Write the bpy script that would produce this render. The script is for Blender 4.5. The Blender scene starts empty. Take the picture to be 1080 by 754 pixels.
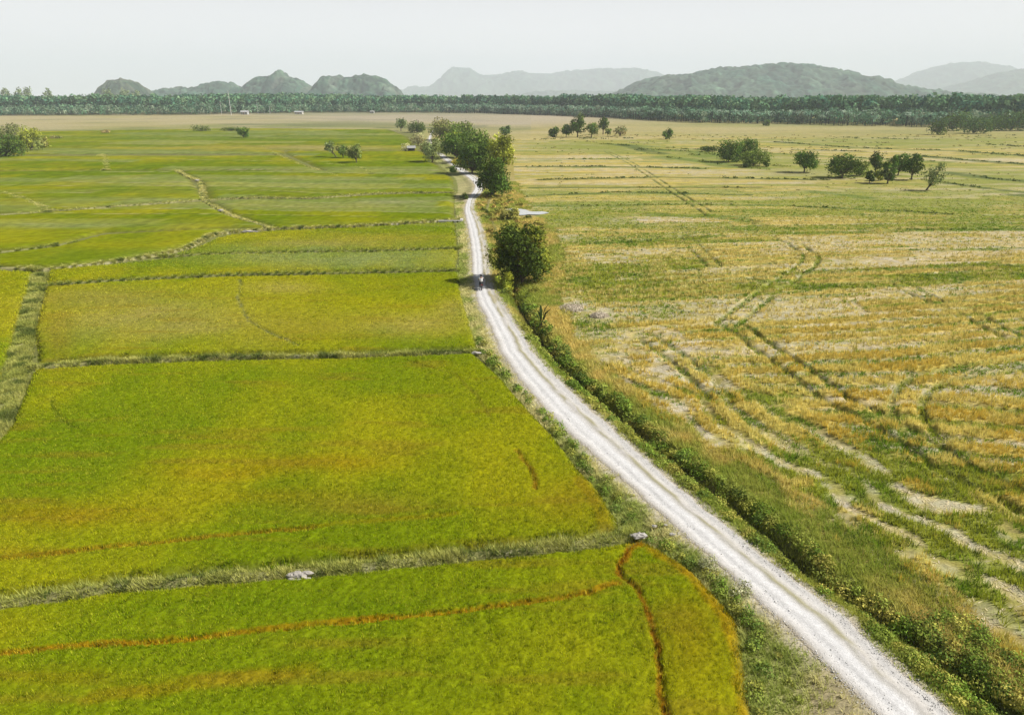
import bpy, math, random
import numpy as np
from mathutils import Vector

random.seed(11)
rng = np.random.default_rng(7)
scene = bpy.context.scene
COL = scene.collection

# ------------------------------------------------------------------ camera model
H = 22.0
F = 720.0
PITCH = math.atan((377.0 - 100.0) / F)
ST, CT = math.sin(PITCH), math.cos(PITCH)

def gp(px, py, z=0.0):
    u, v = (px - 540.0) / F, (py - 377.0) / F
    t = (H - z) / (ST + v * CT)
    return (u * t, (CT - v * ST) * t)

def gpa(pts, z=0.0):
    return np.array([gp(p[0], p[1], z) for p in pts], dtype=float)

def proj(X, Y, Z=0.0):
    zc = Y * CT + (H - Z) * ST
    zc = np.maximum(zc, 1.0)
    d = -Y * ST + (H - Z) * CT
    return 540.0 + F * X / zc, 377.0 + F * d / zc

def depth_at(px, py):
    v = (py - 377.0) / F
    return H / (ST + v * CT)

def z_at(py, Y):
    """height of the point seen at row py standing at distance Y"""
    v = (py - 377.0) / F
    return H - (ST + v * CT) * Y / (CT - v * ST)

# ------------------------------------------------------------------ noise
def _h(ix, iy, seed):
    n = (ix.astype(np.int64) * 374761393 + iy.astype(np.int64) * 668265263 + seed * 1442695041) & 0xFFFFFFFF
    n = ((n ^ (n >> 13)) * 1274126177) & 0xFFFFFFFF
    n = ((n ^ (n >> 16)) * 2246822519) & 0xFFFFFFFF
    n = n ^ (n >> 15)
    return (n & 0xFFFFFF) / float(0xFFFFFF)

def vn(x, y, seed=0):
    x = np.asarray(x, float); y = np.asarray(y, float)
    ix, iy = np.floor(x), np.floor(y)
    fx, fy = x - ix, y - iy
    fx = fx * fx * (3 - 2 * fx); fy = fy * fy * (3 - 2 * fy)
    a = _h(ix, iy, seed); b = _h(ix + 1, iy, seed)
    c = _h(ix, iy + 1, seed); d = _h(ix + 1, iy + 1, seed)
    return (a + (b - a) * fx) * (1 - fy) + (c + (d - c) * fx) * fy

def fbm(x, y, seed=0, o=4):
    s, a, t = 0.0, 0.5, 0.0
    for i in range(o):
        s = s + a * vn(x, y, seed + i * 17); t += a
        x = x * 2.03 + 13.1; y = y * 2.03 + 7.7; a *= 0.5
    return s / t

def ss(a, b, x):
    t = np.clip((x - a) / (b - a), 0, 1)
    return t * t * (3 - 2 * t)

def lerp(a, b, t):
    t = np.asarray(t)[..., None]
    return a * (1 - t) + np.asarray(b) * t

def polydist(X, Y, pts):
    d = np.full(X.shape, 1e9)
    for (ax, ay), (bx, by) in zip(pts[:-1], pts[1:]):
        dx, dy = bx - ax, by - ay
        L = dx * dx + dy * dy + 1e-9
        t = np.clip(((X - ax) * dx + (Y - ay) * dy) / L, 0, 1)
        d = np.minimum(d, np.hypot(X - ax - t * dx, Y - ay - t * dy))
    return d

def linemask(X, Y, pts, w, soft=0.5):
    """1 inside w of the polyline, falling to 0 at w*(1+soft)"""
    m = np.zeros(X.shape)
    R = w * (1 + soft) + 0.3
    lo, hi = pts.min(0) - R, pts.max(0) + R
    k = (X > lo[0]) & (X < hi[0]) & (Y > lo[1]) & (Y < hi[1])
    if k.any():
        m[k] = 1 - ss(w, w * (1 + soft), polydist(X[k], Y[k], pts))
    return m

def inpoly(X, Y, pts):
    r = np.zeros(X.shape, bool)
    n = len(pts)
    for i in range(n):
        ax, ay = pts[i]; bx, by = pts[(i + 1) % n]
        c = ((ay > Y) != (by > Y))
        with np.errstate(divide='ignore', invalid='ignore'):
            xx = (bx - ax) * (Y - ay) / (by - ay + 1e-12) + ax
        r ^= c & (X < xx)
    return r

def smooth_line(pts, step=0.8):
    pts = np.asarray(pts, float)
    n = len(pts); out = []
    for i in range(n - 1):
        p0 = pts[max(i - 1, 0)]; p1 = pts[i]; p2 = pts[i + 1]; p3 = pts[min(i + 2, n - 1)]
        k = max(2, int(np.hypot(*(p2 - p1)[:2]) / step))
        for j in range(k):
            t = j / k
            out.append(0.5 * ((2 * p1) + (-p0 + p2) * t + (2 * p0 - 5 * p1 + 4 * p2 - p3) * t * t + (-p0 + 3 * p1 - 3 * p2 + p3) * t ** 3))
    out.append(pts[-1])
    return np.array(out)

# ------------------------------------------------------------------ mesh helpers
def new_mesh(name, verts, faces, mat, cols=None, parent=None, smooth=False, quad=True):
    verts = np.ascontiguousarray(verts, np.float32); faces = np.ascontiguousarray(faces, np.int32)
    me = bpy.data.meshes.new(name)
    k = faces.shape[1]
    me.vertices.add(len(verts)); me.vertices.foreach_set('co', verts.ravel())
    me.loops.add(faces.size); me.loops.foreach_set('vertex_index', faces.ravel())
    me.polygons.add(len(faces))
    me.polygons.foreach_set('loop_start', np.arange(0, faces.size, k, dtype=np.int32))
    me.polygons.foreach_set('loop_total', np.full(len(faces), k, np.int32))
    if smooth:
        me.polygons.foreach_set('use_smooth', np.ones(len(faces), bool))
    me.update(calc_edges=True)
    if cols is not None:
        at = me.attributes.new('col', 'FLOAT_COLOR', 'POINT')
        c = np.ones((len(verts), 4), np.float32); c[:, :3] = np.clip(cols, 0, 1)
        at.data.foreach_set('color', c.ravel())
    if mat: me.materials.append(mat)
    ob = bpy.data.objects.new(name, me); COL.objects.link(ob)
    if parent: ob.parent = parent
    return ob

def tag(o, label=None, cat=None, group=None, kind=None):
    if label: o['label'] = label
    if cat: o['category'] = cat
    if group: o['group'] = group
    if kind: o['kind'] = kind
    return o

def empty(name, loc, label, cat, group=None, rz=0.0):
    o = bpy.data.objects.new(name, None); COL.objects.link(o)
    o.empty_display_size = 0.3
    o.location = loc; o.rotation_euler = (0, 0, rz)
    return tag(o, label, cat, group)

class MB:
    """collects boxes, tubes and blobs, then links them as one mesh"""
    def __init__(s): s.v, s.f = [], []
    def box(s, c, size, rz=0.0, rx=0.0, taper=1.0):
        b = len(s.v); ca, sa = math.cos(rz), math.sin(rz); cx_, sx_ = math.cos(rx), math.sin(rx)
        for k in range(8):
            x = (1 if k & 1 else -1) * size[0] / 2; y = (1 if k & 2 else -1) * size[1] / 2; z = (1 if k & 4 else -1) * size[2] / 2
            if k & 4: x *= taper; y *= taper
            y, z = y * cx_ - z * sx_, y * sx_ + z * cx_
            s.v.append((c[0] + x * ca - y * sa, c[1] + x * sa + y * ca, c[2] + z))
        for q in ((0, 2, 3, 1), (4, 5, 7, 6), (0, 1, 5, 4), (2, 6, 7, 3), (0, 4, 6, 2), (1, 3, 7, 5)):
            s.f.append(tuple(b + i for i in q))
    def tube(s, pts, rad, n=8, cap=True):
        b = len(s.v); pts = [Vector(p) for p in pts]; m = len(pts)
        ref = None
        for i, p in enumerate(pts):
            d = (pts[min(i + 1, m - 1)] - pts[max(i - 1, 0)])
            d = d.normalized() if d.length > 1e-9 else Vector((0, 0, 1))
            a = Vector((1, 0, 0)) if abs(d.x) < 0.8 else Vector((0, 1, 0))
            if ref is not None: a = ref
            u = (a - d * a.dot(d)).normalized(); ref = u
            w = d.cross(u)
            r = rad[i] if hasattr(rad, '__len__') else rad
            for k in range(n):
                t = 2 * math.pi * k / n
                q = p + (u * math.cos(t) + w * math.sin(t)) * r
                s.v.append(tuple(q))
        for i in range(m - 1):
            for k in range(n):
                k2 = (k + 1) % n
                s.f.append((b + i * n + k, b + i * n + k2, b + (i + 1) * n + k2, b + (i + 1) * n + k))
        if cap:
            for base, rev in ((b, True), (b + (m - 1) * n, False)):
                c = len(s.v); s.v.append(tuple(sum((Vector(s.v[base + k]) for k in range(n)), Vector()) / n))
                for k in range(n):
                    i0, i1 = base + k, base + (k + 1) % n
                    s.f.append((i1, i0, c, c) if rev else (i0, i1, c, c))
    def torus(s, c, R, r, axis='x', n=24, m=8):
        b = len(s.v)
        for i in range(n):
            a = 2 * math.pi * i / n
            for j in range(m):
                q = 2 * math.pi * j / m
                rr = R + r * math.cos(q); o = r * math.sin(q)
                if axis == 'x': s.v.append((c[0] + o, c[1] + rr * math.cos(a), c[2] + rr * math.sin(a)))
                else: s.v.append((c[0] + rr * math.cos(a), c[1] + rr * math.sin(a), c[2] + o))
        for i in range(n):
            for j in range(m):
                s.f.append((b + i * m + j, b + ((i + 1) % n) * m + j, b + ((i + 1) % n) * m + (j + 1) % m, b + i * m + (j + 1) % m))
    def blob(s, c, r, n=10, m=7, jit=0.0, seed=0):
        b = len(s.v); R = random.Random(seed)
        for i in range(m + 1):
            ph = math.pi * i / m
            for j in range(n):
                a = 2 * math.pi * j / n
                k = 1 + (R.random() - 0.5) * 2 * jit if 0 < i < m else 1
                s.v.append((c[0] + r[0] * k * math.sin(ph) * math.cos(a), c[1] + r[1] * k * math.sin(ph) * math.sin(a), c[2] + r[2] * k * math.cos(ph)))
        for i in range(m):
            for j in range(n):
                s.f.append((b + i * n + j, b + (i + 1) * n + j, b + (i + 1) * n + (j + 1) % n, b + i * n + (j + 1) % n))
    def build(s, name, mat, parent=None, smooth=False):
        me = bpy.data.meshes.new(name)
        fs = [tuple(dict.fromkeys(f)) for f in s.f]
        me.from_pydata(s.v, [], fs); me.update()
        if smooth: me.polygons.foreach_set('use_smooth', np.ones(len(me.polygons), bool))
        me.materials.append(mat)
        ob = bpy.data.objects.new(name, me); COL.objects.link(ob)
        if parent: ob.parent = parent
        return ob

# ------------------------------------------------------------------ materials
def mat_new(name):
    m = bpy.data.materials.new(name); m.use_nodes = True
    nt = m.node_tree; nt.nodes.clear()
    out = nt.nodes.new('ShaderNodeOutputMaterial')
    return m, nt, out

def N(nt, t, **kw):
    n = nt.nodes.new(t)
    for k, v in kw.items(): setattr(n, k, v)
    return n

def mat_foliage(name, transl=0.3, rough=0.6, gloss=0.03, noise_scale=None, noise_amt=0.25):
    m, nt, out = mat_new(name)
    L = nt.links.new
    at = N(nt, 'ShaderNodeAttribute', attribute_name='col')
    c = at.outputs['Color']
    if noise_scale:
        tc = N(nt, 'ShaderNodeNewGeometry')
        no = N(nt, 'ShaderNodeTexNoise'); no.inputs['Scale'].default_value = noise_scale; no.inputs['Detail'].default_value = 3
        L(tc.outputs['Position'], no.inputs['Vector'])
        mr = N(nt, 'ShaderNodeMapRange'); mr.inputs[1].default_value = 0.25; mr.inputs[2].default_value = 0.75
        mr.inputs[3].default_value = 1 - noise_amt; mr.inputs[4].default_value = 1 + noise_amt
        L(no.outputs['Fac'], mr.inputs[0])
        mx = N(nt, 'ShaderNodeVectorMath', operation='SCALE')
        L(c, mx.inputs[0]); L(mr.outputs[0], mx.inputs['Scale']); c = mx.outputs[0]
    df = N(nt, 'ShaderNodeBsdfDiffuse'); L(c, df.inputs['Color'])
    sh = df.outputs[0]
    if transl > 0:
        tr = N(nt, 'ShaderNodeBsdfTranslucent'); L(c, tr.inputs['Color'])
        mi = N(nt, 'ShaderNodeMixShader'); mi.inputs[0].default_value = transl
        L(sh, mi.inputs[1]); L(tr.outputs[0], mi.inputs[2]); sh = mi.outputs[0]
    if gloss > 0:
        gl = N(nt, 'ShaderNodeBsdfGlossy'); gl.inputs['Roughness'].default_value = rough
        m2 = N(nt, 'ShaderNodeMixShader'); m2.inputs[0].default_value = gloss
        L(sh, m2.inputs[1]); L(gl.outputs[0], m2.inputs[2]); sh = m2.outputs[0]
    L(sh, out.inputs['Surface'])
    return m

def mat_ground(name, scales=(0.35, 2.2, 9.0), amts=(0.16, 0.22, 0.25), bump=0.25, bump_scale=7.0, stretch=(1, 1, 1)):
    """vertex albedo broken up by three octaves of noise, with a bump"""
    m, nt, out = mat_new(name)
    L = nt.links.new
    at = N(nt, 'ShaderNodeAttribute', attribute_name='col')
    ge = N(nt, 'ShaderNodeNewGeometry')
    mp = N(nt, 'ShaderNodeMapping'); mp.inputs['Scale'].default_value = stretch
    L(ge.outputs['Position'], mp.inputs['Vector'])
    c = at.outputs['Color']
    for s, a in zip(scales, amts):
        no = N(nt, 'ShaderNodeTexNoise'); no.inputs['Scale'].default_value = s; no.inputs['Detail'].default_value = 4
        L(mp.outputs[0], no.inputs['Vector'])
        mr = N(nt, 'ShaderNodeMapRange'); mr.inputs[1].default_value = 0.3; mr.inputs[2].default_value = 0.7
        mr.inputs[3].default_value = 1 - a; mr.inputs[4].default_value = 1 + a
        L(no.outputs['Fac'], mr.inputs[0])
        mx = N(nt, 'ShaderNodeVectorMath', operation='SCALE')
        L(c, mx.inputs[0]); L(mr.outputs[0], mx.inputs['Scale']); c = mx.outputs[0]
    bs = N(nt, 'ShaderNodeBsdfPrincipled')
    bs.inputs['Roughness'].default_value = 0.95
    bs.inputs['Specular IOR Level'].default_value = 0.1
    L(c, bs.inputs['Base Color'])
    bn = N(nt, 'ShaderNodeTexNoise'); bn.inputs['Scale'].default_value = bump_scale; bn.inputs['Detail'].default_value = 5
    L(ge.outputs['Position'], bn.inputs['Vector'])
    bu = N(nt, 'ShaderNodeBump'); bu.inputs['Strength'].default_value = bump; bu.inputs['Distance'].default_value = 0.15
    L(bn.outputs['Fac'], bu.inputs['Height']); L(bu.outputs[0], bs.inputs['Normal'])
    L(bs.outputs[0], out.inputs['Surface'])
    return m

def mat_plain(name, col, rough=0.7, metal=0.0, noise=None, amt=0.15, spec=0.3):
    m, nt, out = mat_new(name)
    L = nt.links.new
    bs = N(nt, 'ShaderNodeBsdfPrincipled')
    bs.inputs['Roughness'].default_value = rough; bs.inputs['Metallic'].default_value = metal
    bs.inputs['Specular IOR Level'].default_value = spec
    if noise:
        ge = N(nt, 'ShaderNodeTexCoord')
        no = N(nt, 'ShaderNodeTexNoise'); no.inputs['Scale'].default_value = noise; no.inputs['Detail'].default_value = 4
        L(ge.outputs['Object'], no.inputs['Vector'])
        cr = N(nt, 'ShaderNodeMix', data_type='RGBA')
        cr.inputs[6].default_value = (*[c * (1 - amt) for c in col], 1); cr.inputs[7].default_value = (*[min(1, c * (1 + amt)) for c in col], 1)
        L(no.outputs['Fac'], cr.inputs[0]); L(cr.outputs[2], bs.inputs['Base Color'])
    else:
        bs.inputs['Base Color'].default_value = (*col, 1)
    L(bs.outputs[0], out.inputs['Surface'])
    return m

M_GROUND = mat_ground('field_soil')
M_RICE = mat_foliage('rice_canopy', 0.12, noise_scale=9.0, noise_amt=0.25, gloss=0.0)
M_BLADE = mat_foliage('grass_blade', 0.35, gloss=0.0)
M_STUB = mat_foliage('stubble_straw', 0.2, gloss=0.0)
M_LEAF = mat_foliage('tree_leaf', 0.15, gloss=0.0)
M_BUND = mat_ground('bank_earth', scales=(0.8, 4.0, 14.0), amts=(0.15, 0.25, 0.25), bump=0.4, bump_scale=9)
M_ROAD = mat_ground('gravel', scales=(0.5, 6.0, 26.0), amts=(0.04, 0.10, 0.16), bump=0.2, bump_scale=16)
M_BARK = mat_plain('bark', (0.10, 0.075, 0.05), 0.9, noise=6, amt=0.4)
M_HILL = mat_ground('hill_forest', scales=(0.006, 0.025, 0.07), amts=(0.25, 0.4, 0.45), bump=0.0, bump_scale=0.08)
M_ROCK = mat_plain('pale_stone', (.36, .335, .30), 0.9, noise=3, amt=0.35)

# ------------------------------------------------------------------ layout lines (photo rows turned into ground metres)
ROAD = [(810, 978, 1066), (752, 916, 994), (700, 865, 936), (650, 811, 884), (600, 758, 815), (540, 690, 743), (500, 646, 695), (460, 600, 651), (420, 562, 607),
        (380, 532, 567), (360, 523, 553), (340, 514, 541), (320, 504, 529), (310, 501.5, 523), (300, 500, 519), (290, 498.5, 516.5), (270, 497.5, 515), (250, 495, 511),
        (240, 493, 508), (230, 491, 504), (222, 490, 500), (212, 493, 501), (207, 496, 506), (200, 500.5, 510), (195, 500, 509.5), (190, 495.5, 505.5), (185, 489, 498),
        (180, 482, 490), (175, 476, 483), (170, 469.5, 476), (165, 464, 469), (160, 458, 462), (155, 454, 457.5), (150, 452, 455), (143, 453, 455.5), (135, 458, 460)]
ry = np.array([gp(0, r[0])[1] for r in ROAD])
rxl = np.array([gp(r[1], r[0])[0] for r in ROAD]); rxr = np.array([gp(r[2], r[0])[0] for r in ROAD])

def fine(ys, xs):
    """smooth monotone-in-Y curve through the points"""
    pts = smooth_line(np.stack([xs, ys], 1), 1.0)
    o = np.argsort(pts[:, 1]); return pts[o, 1], pts[o, 0]
LY, LX = fine(ry, rxl); RY, RX = fine(ry, rxr)
xL = lambda Y: np.interp(Y, LY, LX)
xR = lambda Y: np.interp(Y, RY, RX)

def curve(pts, k=True):
    a = gpa(pts); ys, xs = fine(a[:, 1], a[:, 0])
    return lambda Y: np.interp(Y, ys, xs)
VERGE_PX = [(800, 805), (750, 791), (700, 784), (660, 779), (645, 768), (620, 745), (600, 724), (580, 692), (560, 660), (550, 651), (520, 632), (500, 613), (480, 598),
            (460, 582), (440, 563), (420, 545), (400, 528), (385, 515), (370, 504), (340, 496), (320, 489), (300, 485), (290, 484), (270, 486), (250, 484), (235, 482), (225, 482),
            (210, 480), (200, 483), (190, 481), (185, 476), (178, 468), (170, 459), (160, 450), (150, 440), (140, 440)]
xV = curve([(b, a) for a, b in VERGE_PX])
DITCH_PX = [(1150, 815), (1080, 765), (1030, 725), (991, 696), (960, 672), (929, 652), (895, 629), (851, 601), (822, 571), (793, 547), (773, 529), (735, 504), (713, 484), (678, 458),
            (642, 427), (607, 398), (589, 382), (575, 362), (563, 345), (553, 330), (543, 310), (537, 295), (532, 270), (526, 250), (520, 235), (514, 222)]
xD = curve(DITCH_PX)
OUT_PX = [(1210, 800), (1120, 720), (1040, 668), (1000, 640), (955, 610), (900, 575), (850, 540), (780, 490), (720, 452), (680, 425), (640, 395), (612, 362), (592, 330),
          (588, 300), (588, 270), (578, 240), (562, 225), (548, 205), (542, 180), (540, 150)]
xO = curve(OUT_PX)

# ------------------------------------------------------------------ colours (albedo)
C = lambda *a: np.array(a, float)
G_DEEP = C(.118, .180, .003); G_MID = C(.180, .218, .004); G_YEL = C(.285, .268, .006)
ORANGE = C(.31, .150, .006); TAN = C(.34, .265, .085); MUTED = C(.23, .26, .09)
GOLD = C(.44, .335, .07); STRAW = C(.47, .38, .19); SOILP = C(.46, .41, .32); WEED = C(.11, .155, .025)
DRYG = C(.30, .27, .09); OLIVE = C(.19, .185, .05); DARKSOIL = C(.13, .10, .06); GRAVEL = C(.60, .585, .575)

def patch(px, py, cx, cy, rx, ry_):
    return np.exp(-(((px - cx) / rx) ** 2 + ((py - cy) / ry_) ** 2))

RICE_PATCH = [  # px, py, rx, ry, colour, strength
    (400, 254, 100, 6, C(.30, .25, .03), .8), (330, 260, 80, 4, TAN, .5), (370, 275, 150, 10, MUTED, .85), (150, 280, 60, 8, G_DEEP, .5),
    (410, 215, 35, 2.6, C(.38, .34, .22), .9), (330, 219, 70, 3, TAN, .45), (60, 240, 110, 3.0, MUTED, .8), (300, 197, 140, 7, MUTED, .75), (190, 204, 90, 2.2, C(.3, .27, .04), .9),
    (100, 213, 150, 3, MUTED, .6), (20, 215, 40, 6, G_YEL, .7), (470, 205, 40, 6, G_MID, .5), (300, 228, 60, 6, G_DEEP, .5), (430, 225, 60, 6, G_DEEP, .6), (100, 250, 120, 5, G_DEEP, .5), (130, 262, 80, 5, G_YEL, .6),
    (150, 176, 190, 4, G_DEEP, .6), (430, 172, 50, 5, G_DEEP, .9), (260, 157, 170, 3, TAN, .7), (200, 163, 60, 2.5, C(.32, .29, .15), .6), (350, 157, 60, 2.5, C(.35, .3, .12), .6), (60, 152, 100, 3, G_MID, .5), (300, 145, 200, 4, C(.16, .2, .05), .8),
    (160, 342, 115, 22, TAN, .62), (100, 318, 70, 10, C(.24, .21, .05), .6), (300, 307, 40, 6, TAN, .45), (430, 345, 70, 11, TAN, .5), (480, 330, 20, 10, TAN, .4), (420, 300, 50, 6, G_YEL, .5), (60, 350, 16, 40, C(.22, .15, .02), .45), (320, 350, 60, 14, C(.22, .17, .02), .35),
    (330, 495, 95, 10, ORANGE, .42), (230, 505, 70, 8, ORANGE, .30), (60, 548, 90, 13, ORANGE, .42), (380, 540, 80, 12, C(.26, .17, .02), .45), (520, 520, 70, 22, G_YEL, .55), (280, 528, 90, 9, ORANGE, .25), (600, 530, 40, 32, C(.24, .16, .008), .5),
    (250, 402, 280, 15, G_DEEP, .45), (40, 470, 80, 36, G_DEEP, .55), (250, 470, 100, 10, G_DEEP, .35), (470, 430, 80, 22, G_MID, .4), (20, 590, 60, 8, C(.26, .17, .01), .5), (450, 470, 90, 14, G_YEL, .4),
    (60, 722, 80, 10, ORANGE, .28), (730, 680, 40, 45, ORANGE, .35), (250, 645, 280, 12, G_DEEP, .65), (600, 700, 90, 40, G_YEL, .4), (300, 735, 200, 16, G_MID, .5), (700, 600, 35, 20, G_DEEP, .5), (730, 735, 45, 30, G_YEL, .5),
    (15, 330, 30, 40, G_YEL, .5), (10, 400, 20, 30, G_DEEP, .6), (480, 400, 40, 14, G_YEL, .45),
]
SEAMS = [  # line across the crop, half width m, colour, strength
    (gpa([(-60, 702), (0, 697), (100, 689), (190, 682), (300, 671), (400, 660), (480, 651), (560, 642), (620, 632), (650, 622)]), .16, ORANGE, .95),
    (gpa([(676, 574), (660, 585), (651, 600), (655, 614), (670, 625), (680, 640), (686, 660), (692, 690), (697, 720), (701, 765)]), .15, C(.22, .09, .006), 1.0),
    (gpa([(684, 577), (665, 582), (655, 596)]), .30, C(.30, .12, .006), .8),
    (gpa([(690, 585), (725, 608), (748, 634), (770, 660), (780, 700), (787, 760)]), .45, ORANGE, .6),
    (gpa([(-50, 601), (0, 597), (60, 591), (100, 585), (180, 577), (250, 570), (330, 563)]), .20, C(.24, .12, .008), .8),
    (gpa([(330, 563), (400, 555), (480, 548)]), .25, ORANGE, .3),
    (gpa([(254, 298), (253, 320), (257, 332), (264, 343), (285, 355), (316, 368)]), .16, C(.13, .14, .07), .8),
    (gpa([(110, 403), (75, 412), (55, 425), (58, 438), (70, 450), (90, 460)]), .14, C(.10, .12, .01), .6),
    (gpa([(545, 480), (556, 495), (563, 510), (566, 522)]), .16, C(.22, .11, .01), .8),
    (gpa([(430, 385), (480, 400), (505, 425), (515, 445)]), .16, C(.2, .14, .02), .4),
    (gpa([(640, 560), (632, 540), (612, 512)]), .5, C(.22, .12, .008), .45),
    (gpa([(95, 745), (210, 726), (330, 715)]), .4, ORANGE, .3),
]

def rice_col(X, Y):
    px, py = proj(X, Y)
    n1 = fbm(X / 9.0, Y / 14.0, 3, 4); n2 = fbm(X / 2.3, Y / 3.5, 9, 3)
    c = np.broadcast_to(G_MID, X.shape + (3,)).copy()
    c = lerp(c, G_YEL, ss(.42, .72, n1) * .75)
    c = lerp(c, G_DEEP, ss(.55, .30, n1) * .55)
    wig = (fbm(X / 6, Y / 6, 31, 3) - .5) * 2
    for (cx, cy, rx, r2, cc, s) in RICE_PATCH:
        p = patch(px + wig * rx * .35, py + wig * r2 * .6, cx, cy, rx, r2)
        c = lerp(c, cc, np.clip(p * s * (.72 + .4 * n2), 0, 1))
    # the far plots are many thin strips, each at its own ripeness
    yy = Y + .06 * X + (fbm(X / 40, Y / 40, 43, 2) - .5) * 14
    Wd = np.clip(Y / 9.0, 12, 60); ks = np.floor(22 * np.log(np.maximum(yy, 20)))
    kx_ = np.floor((X + 37 * _h(ks, ks * 0, 45)) / (50 + 60 * _h(ks, ks * 0 + 3, 46)))
    t1 = _h(ks, kx_, 47); t2 = _h(ks, kx_, 48); fs = ss(95, 150, Y)
    c = lerp(c, G_DEEP, fs * ss(.55, .9, t1) * .6); c = lerp(c, C(.33, .31, .02), fs * ss(.45, .1, t1) * .4); c = lerp(c, MUTED, fs * ss(.62, .95, t2) * .5)
    fr = 22 * np.log(np.maximum(yy, 20)) - ks
    c = lerp(c, C(.36, .34, .16), fs * ss(.10, .03, fr) * ss(.45, .6, t2) * .7); c = lerp(c, C(.08, .11, .02), fs * ss(.90, .97, fr) * ss(.5, .3, t2) * .6)
    # wind and drill streaks running along the rows
    st = fbm(X / 7.0, Y / .9, 41, 3)
    c = lerp(c, C(.22, .16, .012), ss(.58, .80, st) * .45 * ss(110, 60, Y))
    n3_ = fbm(X / .9, Y / .9, 13, 3)
    for (pl, w, cc, s) in SEAMS:
        k = linemask(X + wig * .12 + (n3_ - .5) * .5, Y + wig * .12 + (n2 - .5) * .4, pl, w * .42, 2.2)
        c = lerp(c, cc, k * s * .85 * ss(-.15, .5, n2))
    return c

def seam_dip(X, Y):
    d = np.zeros(X.shape)
    for (pl, w, cc, s) in SEAMS:
        if w < .25: d = np.maximum(d, linemask(X, Y, pl, w * .5, 1.4) * s * ss(.20, .5, fbm(X / 1.2, Y / 1.2, 37, 3)))
    return d

# ------------------------------------------------------------------ right hand field: masks
DITCHES = [  # dark green or dark lines over the stubble field
    (gpa([(655, 153), (668, 155), (680, 159), (696, 162)]), 1.0, 'd'),
    (gpa([(560, 217.5), (640, 217), (720, 216), (830, 217)]), .8, 'g'), (gpa([(690, 227), (740, 228), (780, 232), (800, 238)]), 1.6, 'g'),
    (gpa([(820, 247), (900, 246), (960, 243), (1100, 242)]), .9, 'g'), (gpa([(950, 265), (1100, 262)]), .7, 'g'), (gpa([(820, 289), (950, 284), (1100, 280)]), .7, 'g'),
    (gpa([(560, 262), (640, 257), (760, 250)]), .8, 'g'), (gpa([(570, 190), (700, 187), (870, 190)]), .6, 'd'), (gpa([(560, 198), (800, 198)]), .6, 'd'), (gpa([(560, 207), (650, 203), (790, 206)]), .6, 'd'),
    (gpa([(700, 166), (740, 170), (770, 176), (800, 177)]), 1.6, 'g'), (gpa([(690, 158), (740, 161), (760, 166)]), 2.0, 'g'),
    (gpa([(960, 164), (1045, 171), (1110, 175)]), 1.4, 'd'), (gpa([(1000, 182), (1040, 188), (1110, 194)]), 1.2, 'd'), (gpa([(990, 192), (1050, 200), (1110, 206)]), .8, 'd'),
    (gpa([(640, 152), (720, 157), (830, 163), (930, 168), (1000, 171)]), .8, 'g'), (gpa([(820, 150), (900, 156), (1000, 159), (1100, 166)]), .7, 'd'), (gpa([(840, 158), (910, 160)]), .7, 'd'),
    (gpa([(540, 176), (640, 176), (740, 178)]), .6, 'd'), (gpa([(545, 168), (660, 168)]), .6, 'g'), (gpa([(860, 203), (900, 207), (910, 208)]), 1.5, 'g'), (gpa([(840, 218), (930, 222), (1000, 226)]), .6, 'd'),
    (gpa([(1070, 206), (1100, 207)]), 1.5, 'd'), (gpa([(600, 300), (700, 298), (860, 296)]), .4, 'g'),
]
TRACKS = [  # wheel tracks: centre line, wheel spacing, strength
    (gpa([(640, 160), (665, 172), (690, 188), (712, 203), (735, 217), (752, 228)]), 1.0, .8),
    (gpa([(724, 250), (733, 262), (745, 273), (752, 280)]), 1.0, .9),
    (gpa([(822, 250), (842, 260), (856, 271), (852, 279), (838, 290), (818, 302), (800, 316), (780, 331), (765, 343)]), 1.0, .9),
    (gpa([(775, 345), (800, 362), (840, 390), (880, 420), (925, 442), (965, 464), (1000, 490), (1060, 520), (1110, 545)]), 1.1, 1.0),
    (gpa([(950, 300), (985, 318), (1020, 330), (1045, 345), (1062, 352), (1075, 360)]), 1.0, .8),
    (gpa([(1100, 380), (1060, 385), (1020, 392), (985, 398), (965, 410), (955, 425), (960, 445), (975, 462)]), 1.0, .8),
    (gpa([(680, 355), (715, 378), (740, 400), (760, 420)]), .9, .6),
]
BARE = [(690, 398, 26, 14), (735, 470, 45, 14), (720, 430, 30, 12), (700, 450, 30, 12), (605, 322, 14, 8), (632, 333, 10, 7), (640, 273, 50, 5), (600, 250, 20, 4), (680, 233, 60, 4), (930, 275, 70, 5), (720, 370, 30, 7),
        (885, 545, 18, 14), (905, 525, 30, 6), (950, 590, 22, 10), (990, 600, 30, 10), (1040, 590, 30, 8), (920, 600, 25, 14), (970, 630, 30, 12), (1010, 650, 30, 14), (1060, 640, 40, 12), (660, 365, 20, 8), (760, 405, 20, 6), (1030, 665, 40, 12), (960, 535, 30, 6), (640, 380, 22, 8), (575, 275, 14, 8)]
GREENP = [(660, 300, 90, 18), (620, 345, 40, 25), (640, 285, 60, 8), (720, 280, 26, 8), (900, 490, 80, 12), (960, 500, 90, 9), (920, 570, 45, 20), (990, 560, 60, 30), (1040, 510, 50, 14), (1000, 620, 80, 25), (1060, 600, 40, 30), (960, 215, 120, 16), (1020, 235, 90, 9), (890, 207, 30, 5),
          (860, 225, 120, 4), (680, 255, 60, 6), (650, 157, 40, 4), (620, 222, 70, 6), (780, 170, 60, 6), (900, 180, 110, 9), (1040, 190, 70, 10), (960, 150, 120, 4), (740, 165, 40, 5), (620, 155, 60, 5), (940, 470, 30, 20), (700, 330, 40, 10)]
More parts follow.
